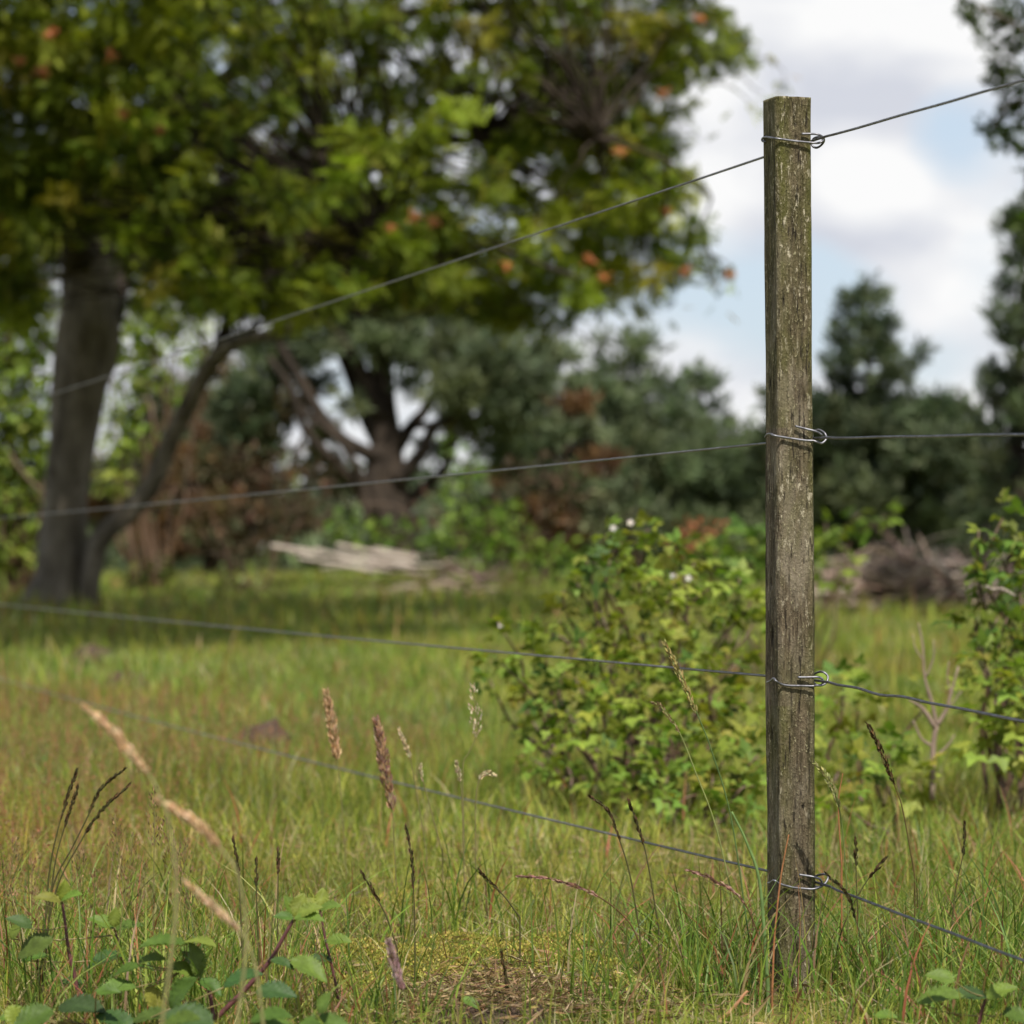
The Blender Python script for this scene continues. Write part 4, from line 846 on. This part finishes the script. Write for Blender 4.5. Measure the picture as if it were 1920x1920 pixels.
# sorrel and bent-grass haze, mostly to the left
gb = Buf(); x, y = field(11500, 3.8, 12, pw=.9); k = patch(x, y, .9, 41) - .45 * x / (.1667 * y) + .25 * rng.random(len(x)) > .42; x, y = x[k], y[k]; m = len(x); h = rng.uniform(.08, .19, m)
blades(gb, x, y, h, rng.uniform(.0012, .002, m) * np.clip(y / 5, 1, 3), .35, palette(m, [(.26, .14, .07), (.20, .15, .06), (.32, .13, .07)]), 2, .5)
th = rng.uniform(0, 6.28, m * 7); xi = np.repeat(x, 7); yi = np.repeat(y, 7); hi = np.repeat(h, 7) * rng.uniform(.55, 1., m * 7)
P_ = np.stack([xi + rng.normal(0, .008, m * 7), yi + rng.normal(0, .008, m * 7), terrain(xi, yi) + hi], -1)
scatter(gb, *RH, P_, frames(rng.normal(size=(m * 7, 3)) * .5 + np.array([0, 0, .6])), rng.uniform(.003, .007, m * 7) * np.clip(yi / 5, 1, 1.4), palette(m * 7, [(.27, .11, .06), (.24, .14, .07), (.24, .18, .08), (.28, .15, .08)]))
tag(gb.obj('sorrel_vegetation', M_dry), 'rusty red sorrel and bent grass haze across the left meadow', 'sorrel', None, 'stuff')
# moss cushions
gb = Buf(); cs = [(700, 1700), (760, 1690), (830, 1670), (900, 1660), (950, 1665), (650, 1780), (720, 1790), (790, 1800), (860, 1770), (920, 1790), (1000, 1790), (1050, 1770), (1100, 1810), (980, 1840), (870, 1830), (760, 1840), (680, 1850), (1150, 1850)]
for (a, b) in cs:
    Yg = 5.
    for _ in range(30):
        p = at(a, b, Yg); Yg += (p.z - .02 - tz(p.x, Yg)) * Yg / CAMZ * .8
    n = 2000; an = rng.uniform(0, 6.28, n); r_ = .075 * np.sqrt(rng.random(n)) * (1 + .4 * np.sin(3 * an + a)); x = p.x + r_ * np.cos(an) * 1.2; y = Yg + r_ * np.sin(an) * 1.3
    z = terrain(x, y) + .028 * np.clip(1 - (r_ / .09) ** 2, 0, 1) + rng.uniform(0, .008, n)
    scatter(gb, *RH, np.stack([x, y, z], -1), frames(rng.normal(size=(n, 3)) * .6 + np.array([0, 0, .9])), rng.uniform(.003, .007, n), palette(n, [(.36, .31, .07), (.26, .27, .05), (.44, .36, .10), (.20, .22, .04), (.34, .25, .08)], None, .3))
tag(gb.obj('moss_vegetation', M_moss), 'yellow moss cushions between the grass in the foreground', 'moss', None, 'stuff')
# dry litter
gb = Buf(); n = 12500; x, y = field(n, 3.6, 7); P_ = np.stack([x, y, terrain(x, y) + rng.uniform(.0, .03, n)], -1)
scatter(gb, *t_rhomb(.09, .02), P_, frames(rng.normal(size=(n, 3)) * np.array([1, 1, .25])), rng.uniform(.02, .06, n), palette(n, ST + [(.24, .15, .09), (.3, .17, .1)]))
n = 4200; x = at(940, 1900, 4.3).x + rng.normal(0, .13, n); y = 4.24 + rng.normal(0, .09, n); P_ = np.stack([x, y, terrain(x, y) + .015 + .02 * np.exp(-((x - at(930, 1900, 4.3).x) / .1) ** 2) + rng.uniform(0, .02, n)], -1)
scatter(gb, *t_rhomb(.10, .02), P_, frames(rng.normal(size=(n, 3)) * np.array([1, 1, .4])), rng.uniform(.01, .03, n), palette(n, [(.30, .19, .10), (.18, .11, .06), (.4, .30, .17), (.12, .09, .05), (.22, .22, .06)], None, .3))
tag(gb.obj('dry_grass_litter', M_dry), 'fallen straw and dead leaf litter on the foreground soil', 'litter', None, 'stuff')

# ------------------------------------------------------------------ single stalks
DARK = [(.055, .05, .02), (.085, .07, .028), (.11, .06, .03)]
TAN = [(.55, .37, .20), (.62, .45, .27), (.45, .29, .15)]
TANL = [(.66, .47, .28), (.72, .54, .36), (.58, .40, .24)]
PALE = [(.62, .52, .34), (.5, .42, .25)]
PURP = [(.30, .16, .13), (.36, .22, .18)]
def stalk(label, pts, Yd, head=0., hw=.004, cols=TAN, stemc=(.20, .18, .07), sw=.0011, sp=.011, dens=900, fluffy=1., group='single grass stalks', name='grass_stalk', cat='grass stalk'):
    """pts from root to tip in px; head = share of the length (from tip) that carries seed"""
    P, _ = smooth_path([at(a, b, Yd) for a, b in pts], [1] * len(pts), 10)
    g = tz(P[0][0], Yd); root = P[0].copy()
    if root[2] > g: P = np.vstack([np.linspace([root[0], root[1], g - .01], root, 5)[:-1], P])
    t = thing(name, (P[0][0], Yd, g), label, cat, group)
    sb = Buf(); tube(sb, P, np.linspace(sw * 1.2, sw * .6, len(P)), 6, raw=True, col=stemc); sb.obj('stem', M_dry, t, True)
    if head > 0:
        seg = np.linalg.norm(np.diff(P, axis=0), axis=1); cum = np.concatenate([[0], np.cumsum(seg)]); Lt = cum[-1]; n = max(14, int(dens * head))
        s0 = Lt - head; s = s0 + head * rng.random(n); q = np.stack([np.interp(s, cum, P[:, k]) for k in range(3)], -1)
        tn = np.stack([np.interp(s + .002, cum, P[:, k]) - np.interp(s - .002, cum, P[:, k]) for k in range(3)], -1) + 1e-6; tn /= np.linalg.norm(tn, axis=1, keepdims=True)
        u = (s - s0) / head; env = np.sin(math.pi * np.clip(u * .86 + .1, 0, 1)) ** .7 * (1 + .25 * np.sin(u * 26))
        o_ = rng.normal(size=(n, 3)); o_ -= tn * (o_ * tn).sum(1)[:, None]; o_ /= np.linalg.norm(o_, axis=1, keepdims=True)
        q = q + o_ * (hw * env * np.sqrt(rng.random(n)))[:, None]; hb = Buf()
        scatter(hb, *t_rhomb(.34, .1), q, frames(tn + o_ * .35 * fluffy), rng.uniform(.7, 1.2, n) * sp, palette(n, cols)); hb.obj('seed_head', M_dry, t)
    return t
stalk('pale reed grass head hanging highest left, blurred close to the lens', [(300, 1950), (330, 1700), (320, 1560), (290, 1470), (240, 1405), (200, 1360), (162, 1328)], 2.9, .086, .0036, TANL, (.30, .28, .12), dens=9000, sp=.007, fluffy=.5, sw=.0016)
stalk('blurred reed grass head hanging in the middle of the leaning three', [(440, 1960), (462, 1760), (445, 1640), (420, 1600), (370, 1545), (300, 1502)], 2.95, .074, .0044, TANL, (.30, .28, .12), dens=9000, sp=.007, fluffy=.5, sw=.0016)
stalk('blurred pale reed grass head hanging lowest of the leaning three', [(500, 1990), (485, 1850), (465, 1770), (420, 1718), (352, 1658)], 3.05, .070, .0031, PALE + TANL, (.30, .28, .12), dens=9000, sp=.007, fluffy=.5, sw=.0016)
stalk('tall upright tan grass head left of its equally brown neighbour', [(650, 1640), (640, 1500), (632, 1420), (622, 1360), (612, 1300)], 5.7, .125, .0075, TAN, dens=3600, sp=.013)
stalk('upright tan grass head right of the tallest brown one', [(745, 1700), (738, 1560), (735, 1515), (722, 1440), (706, 1350)], 5.4, .16, .0085, TAN + PURP, dens=3200, sp=.013)
stalk('slim pale grass head leaning just right of the brown pair', [(800, 1600), (780, 1480), (768, 1420), (748, 1368)], 5.5, .055, .003, PALE, dens=2600, sp=.008)
stalk('thin straw stem ending under the low wire', [(830, 1600), (808, 1520), (790, 1450), (790, 1435)], 5.3, .03, .002, PALE, dens=2000, sp=.006)
stalk('airy panicle of tiny seeds before the bramble bush', [(870, 1560), (868, 1440), (880, 1410), (896, 1370), (892, 1330), (886, 1285)], 5.4, .095, .011, [(.5, .38, .25), (.6, .5, .36)], dens=900, sp=.008)
stalk('small cream grass head beside the airy panicle', [(870, 1620), (866, 1500), (862, 1460), (856, 1430)], 5.2, .035, .003, PALE, dens=2600, sp=.007)
stalk('small nodding cream grass head touching the low wire', [(892, 1600), (892, 1500), (900, 1460), (915, 1450), (926, 1453)], 5.2, .03, .0035, PALE, dens=2600, sp=.008)
stalk('slender green gold grass head crossing the third wire', [(1410, 1800), (1372, 1540), (1335, 1410), (1312, 1350), (1290, 1300), (1268, 1250), (1247, 1208)], 4.35, .11, .0028, [(.45, .36, .15), (.35, .33, .12)], (.10, .16, .05), dens=2000, sp=.009)
stalk('long green stem bent over with a brown tip below the third wire', [(1390, 1760), (1345, 1560), (1305, 1450), (1275, 1376), (1250, 1340), (1236, 1322), (1222, 1318)], 4.35, .06, .002, [(.3, .22, .12)], (.24, .27, .09), dens=1600, sp=.006)
stalk('green grass head arching right of the post', [(1590, 1700), (1580, 1560), (1569, 1500), (1552, 1460), (1531, 1435)], 4.4, .07, .0032, [(.30, .32, .10), (.42, .40, .18)], (.14, .18, .05), dens=2600, sp=.008)
stalk('brown leaning grass spike in front of the low right bramble', [(1715, 1640), (1693, 1520), (1680, 1480), (1655, 1415), (1629, 1360)], 4.6, .10, .002, DARK + [(.2, .11, .05)], (.12, .09, .03), dens=1500, sp=.009)
G2 = 'dark rye grass spikes'
for lab, pts, Yd, hd in (
    ('dark grass spike with its tip furthest right over the meadow grass at left', [(70, 1800), (100, 1660), (135, 1590), (165, 1530), (190, 1478), (232, 1443)], 4.2, .08),
    ('lower dark grass spike running beside the highest one', [(75, 1820), (105, 1670), (150, 1580), (190, 1520), (240, 1474)], 4.2, .09),
    ('steep dark grass spike nearest the left border', [(80, 1800), (92, 1640), (110, 1550), (128, 1490), (143, 1447)], 4.2, .07),
    ('dark grass spike in the cleft between steep and arching spikes', [(84, 1810), (100, 1640), (118, 1560), (145, 1478)], 4.25, .06),
    ('single dark upright spike below the middle reed head', [(455, 1800), (449, 1665), (445, 1620), (437, 1575)], 4.3, .06),
    ('short dark spike just right of the single upright spike', [(485, 1780), (481, 1680), (481, 1615)], 4.4, .04),
    ('thin dark spike above the bramble shoot', [(520, 1790), (521, 1680), (522, 1590)], 4.5, .04),
    ('dark upright spike standing above the yellow moss', [(778, 1760), (776, 1680), (772, 1610), (761, 1552)], 4.35, .09),
    ('dark curved spike rooted in the moss at left', [(745, 1780), (725, 1720), (700, 1672), (679, 1638)], 4.4, .05),
    ('dark spike leaning over the moss middle', [(975, 1720), (945, 1680), (920, 1655), (899, 1632)], 4.5, .05),
    ('long reddish spike arching flat above the moss', [(1210, 1800), (1180, 1730), (1120, 1680), (1040, 1650), (973, 1643)], 4.35, .12),
    ('tall dark arching spike crossing the lowest wire', [(1200, 1750), (1181, 1640), (1160, 1570), (1140, 1520), (1108, 1494)], 4.45, .08),
    ('dark spike crossing the wire right of the arching one', [(1235, 1740), (1215, 1620), (1200, 1560), (1178, 1500)], 4.45, .07),
    ('dark stem bending over the bare brown mound', [(958, 1930), (955, 1880), (948, 1830), (940, 1785)], 4.2, .07),
    ('reddish spike slanting left of the post foot', [(1445, 1830), (1400, 1700), (1340, 1650), (1290, 1632)], 4.3, .1),
    ('dark spike slanting away right of the post foot', [(1640, 1820), (1615, 1760), (1590, 1680), (1550, 1640)], 4.35, .08),
    ('upright dark spike between the right hand wire and post', [(1612, 1780), (1606, 1660), (1604, 1575)], 4.5, .04),
    ('dark spike leaning right under the right hand wire', [(1560, 1830), (1580, 1740), (1620, 1660), (1660, 1610)], 4.4, .04),
    ('dark bent spike in the grass far right', [(1780, 1800), (1790, 1680), (1806, 1600), (1809, 1545)], 4.7, .05)):
    stalk(lab, pts, Yd, hd, .0018, PURP if 'reddish' in lab else DARK, (.12, .075, .03) if 'reddish' in lab else (.085, .08, .03), dens=1300, sp=.008, fluffy=.5, group=G2, sw=.0012)
stalk('mauve velvety grass head standing before the moss', [(768, 1940), (762, 1880), (750, 1840), (738, 1800), (730, 1768)], 3.75, .06, .004, [(.38, .24, .24), (.45, .30, .30)], dens=4200, sp=.009)
stalk('orange dead blade standing in front of the post foot', [(1448, 1860), (1452, 1760), (1462, 1660), (1470, 1610), (1479, 1565)], 4.25, 0, stemc=(.38, .17, .075), sw=.0014)
stalk('rust blade crossing the post face right of the orange one', [(1496, 1850), (1500, 1740), (1497, 1660)], 4.3, 0, stemc=(.25, .13, .07), sw=.001)
stalk('orange curled dead leaf lying left of the post foot', [(1350, 1915), (1375, 1890), (1395, 1865), (1402, 1858)], 4.15, 0, stemc=(.50, .26, .14), sw=.0028)
stalk('upright orange blade tip right of the post', [(1578, 1620), (1572, 1510), (1580, 1450)], 4.5, 0, stemc=(.36, .16, .07), sw=.0012)
stalk('broad green blade leaning on the wire left of the post', [(1440, 1850), (1425, 1660), (1400, 1580), (1372, 1522)], 4.3, 0, stemc=(.16, .25, .08), sw=.0026)
# airy bent-grass panicles over the lower left
for k, (a, b) in enumerate(((30, 1600), (60, 1640), (150, 1620), (215, 1560), (250, 1590), (290, 1500), (310, 1560), (335, 1620), (350, 1600), (270, 1640), (180, 1660), (20, 1690))):
    dx = rng.uniform(-60, 60)
    stalk('airy brown bent grass panicle over the lower left brambles', [(a + dx, b + 270), (a + dx * .6, b + 130), (a + dx * .2, b + 40), (a, b - 25)], rng.uniform(4.0, 4.5), .085, .013, [(.24, .15, .07), (.32, .20, .11), (.14, .12, .05)], dens=1100, sp=.0065, sw=.0008, group='airy grass panicles')

# ------------------------------------------------------------------ foreground bramble shoots
def serrate_leaf():
    nu, nv = 26, 5; V = []; Fq = []
    for i in range(nu + 1):
        u = i / nu; wd = .36 * math.sin(math.pi * u ** .82) ** .75 * (1 + .13 * (1 if i % 2 else -1)) if 0 < u < 1 else .004
        for j in range(-nv, nv + 1):
            v = j / nv; z = .10 * abs(v) * wd / .36 - .22 * u * u + .020 * math.sin((u - abs(v) * .22) * 46) * (.25 + abs(v)) * (1 - u * .5) + .02 * math.sin(7 * u + 3 * v); V.append((u, v * wd, z))
    K = 2 * nv + 1
    for i in range(nu):
        for j in range(K - 1): Fq.append([i * K + j, i * K + j + 1, (i + 1) * K + j + 1, (i + 1) * K + j])
    return np.array(V), np.array(Fq)
SER = serrate_leaf()
def shoot(label, stem, Yd, leaves, sc_=(.10, .035, .035), sw=.0035):
    root = at(stem[0][0], stem[0][1], Yd); g = tz(root.x, Yd); P = [at(a, b, Yd) for a, b in stem]
    t = thing('bramble_shoot', (root.x, Yd, g), label, 'bramble', 'bramble shoots in the foreground')
    if P[0].z > g: P = [Vector((P[0].x + .01, Yd, g - .01))] + P
    sb = Buf(); tube(sb, P, np.linspace(sw, sw * .5, len(P)), 8, 6, sc_); PS, _ = smooth_path(P, [1] * len(P), 8)
    for (a, b, lpx, ang, tilt, c) in leaves:
        L_ = lpx * rng.uniform(.72, .95) / F * Yd; d = np.array([[math.cos(R(ang)), rng.uniform(-.5, .1), math.sin(R(ang))]]); up = np.array([[rng.normal(0, .25), -math.cos(R(tilt)), math.sin(R(tilt))]])
        LP = at(a, b, Yd - rng.uniform(0, .05)); lb_ = Buf(); scatter(lb_, *SER, np.array([tuple(LP)]), frames(d, up), np.array([L_]), palette(1, [c], None, .06))
        lb_.obj('leaf', M_bigleaf, t, True); pe = np.array(LP); dd = np.linalg.norm(PS - pe, axis=1) + .5 * np.maximum(0, PS[:, 2] - pe[2]); nr = PS[dd.argmin()]
        tube(sb, [nr, (nr + pe) / 2 + np.array([0, 0, -.004]), pe + np.array([0, 0, -.0008])], [.0012, .001, .0008], 6, 3, (.20, .16, .06))
    sb.obj('stem', M_stem, t, True); return t
g1, g2, g3, g4 = (.070, .125, .018), (.115, .175, .026), (.048, .090, .022), (.17, .205, .032)
shoot('bramble shoot with long purple stem at far left', [(150, 1890), (140, 1830), (129, 1784), (122, 1730), (116, 1688)], 4.1,
      [(114, 1690, 60, 160, 70, g4), (116, 1688, 56, 30, 65, g2), (118, 1690, 46, 80, 60, g4), (100, 1760, 90, 200, 60, g1), (60, 1740, 70, 150, 70, g3)])
shoot('bramble shoot on a thick purple stem rising rightwards', [(396, 1925), (420, 1895), (460, 1855), (504, 1804), (530, 1760), (552, 1722)], 4.0,
      [(552, 1722, 60, 8, 70, g2), (550, 1722, 50, 165, 60, g1), (552, 1720, 55, 70, 50, g4), (556, 1718, 62, 30, 60, g4), (508, 1800, 60, -10, 70, g3), (545, 1800, 90, -20, 60, g2), (552, 1716, 44, 110, 50, g2)], sw=.0045)
shoot('bramble shoot with broad leaves in the middle', [(400, 1905), (392, 1860), (372, 1832), (350, 1815)], 4.0,
      [(372, 1832, 80, 95, 70, g2), (376, 1836, 60, -25, 65, g1), (368, 1830, 70, 150, 60, g2), (350, 1770, 100, 170, 75, g1), (345, 1768, 90, 10, 75, g4), (340, 1775, 80, -50, 65, g2), (262, 1812, 60, 190, 70, g1), (260, 1805, 56, 20, 65, g2), (255, 1850, 90, 175, 70, g2), (275, 1850, 70, -60, 60, g4)])
shoot('bramble leaves filling the bottom left corner', [(200, 1960), (190, 1930), (150, 1920)], 3.9,
      [(110, 1890, 110, 10, 70, g3), (100, 1895, 90, 195, 60, g1), (60, 1905, 80, 175, 60, g2), (180, 1905, 100, -10, 75, g3), (250, 1915, 90, 20, 70, g1), (320, 1890, 100, 60, 60, g1), (420, 1850, 90, 30, 70, g3), (480, 1860, 80, 5, 60, g3), (10, 1890, 60, -40, 50, g4), (340, 1915, 70, 10, 70, g1), (180, 1860, 50, 10, 60, g1)])
shoot('bramble leaves in the bottom right corner', [(1830, 1960), (1840, 1900), (1850, 1870)], 3.9,
      [(1720, 1880, 100, 20, 70, g2), (1850, 1870, 90, 170, 70, g3), (1850, 1872, 70, 30, 60, g2), (1790, 1840, 60, 160, 60, g2), (1880, 1900, 80, -10, 60, g1), (1640, 1905, 50, 10, 60, g2)])
shoot('pale narrow leaved bramble tip beside the rising purple stem', [(640, 1960), (632, 1860), (610, 1760), (600, 1705)], 4.15,
      [(600, 1705, 50, 140, 60, g4), (600, 1704, 46, 20, 60, g2), (602, 1702, 40, 85, 50, g4), (598, 1710, 50, 190, 60, g4), (612, 1765, 56, 10, 60, g2), (622, 1800, 64, 170, 70, g3)], sw=.0025)
shoot('blurred bramble leaves nearest the lens at the bottom edge', [(560, 1990), (566, 1950), (560, 1930)], 3.55,
      [(560, 1925, 120, 10, 70, g1), (550, 1925, 110, 165, 70, g2), (470, 1915, 100, 20, 70, g1), (400, 1925, 110, 160, 65, g3), (600, 1900, 60, 70, 60, g2), (300, 1930, 110, 30, 70, g1)], sw=.0025)
shoot('low bramble leaves between the two purple stems', [(250, 1960), (245, 1860), (225, 1780), (215, 1740)], 4.2,
      [(215, 1740, 60, 150, 65, g2), (218, 1742, 56, 20, 65, g1), (214, 1738, 46, 85, 55, g4), (228, 1790, 70, 190, 70, g3), (236, 1800, 66, -10, 65, g1), (160, 1850, 60, 160, 60, g3), (40, 1800, 60, 20, 60, g1), (20, 1760, 50, 60, 60, g2)], sw=.0025)
t = shoot('lone round green leaf on the bare brown mound', [(880, 1935), (880, 1900), (872, 1885)], 4.1, [(866, 1872, 52, -20, 60, (.10, .17, .03))], sw=.0012)
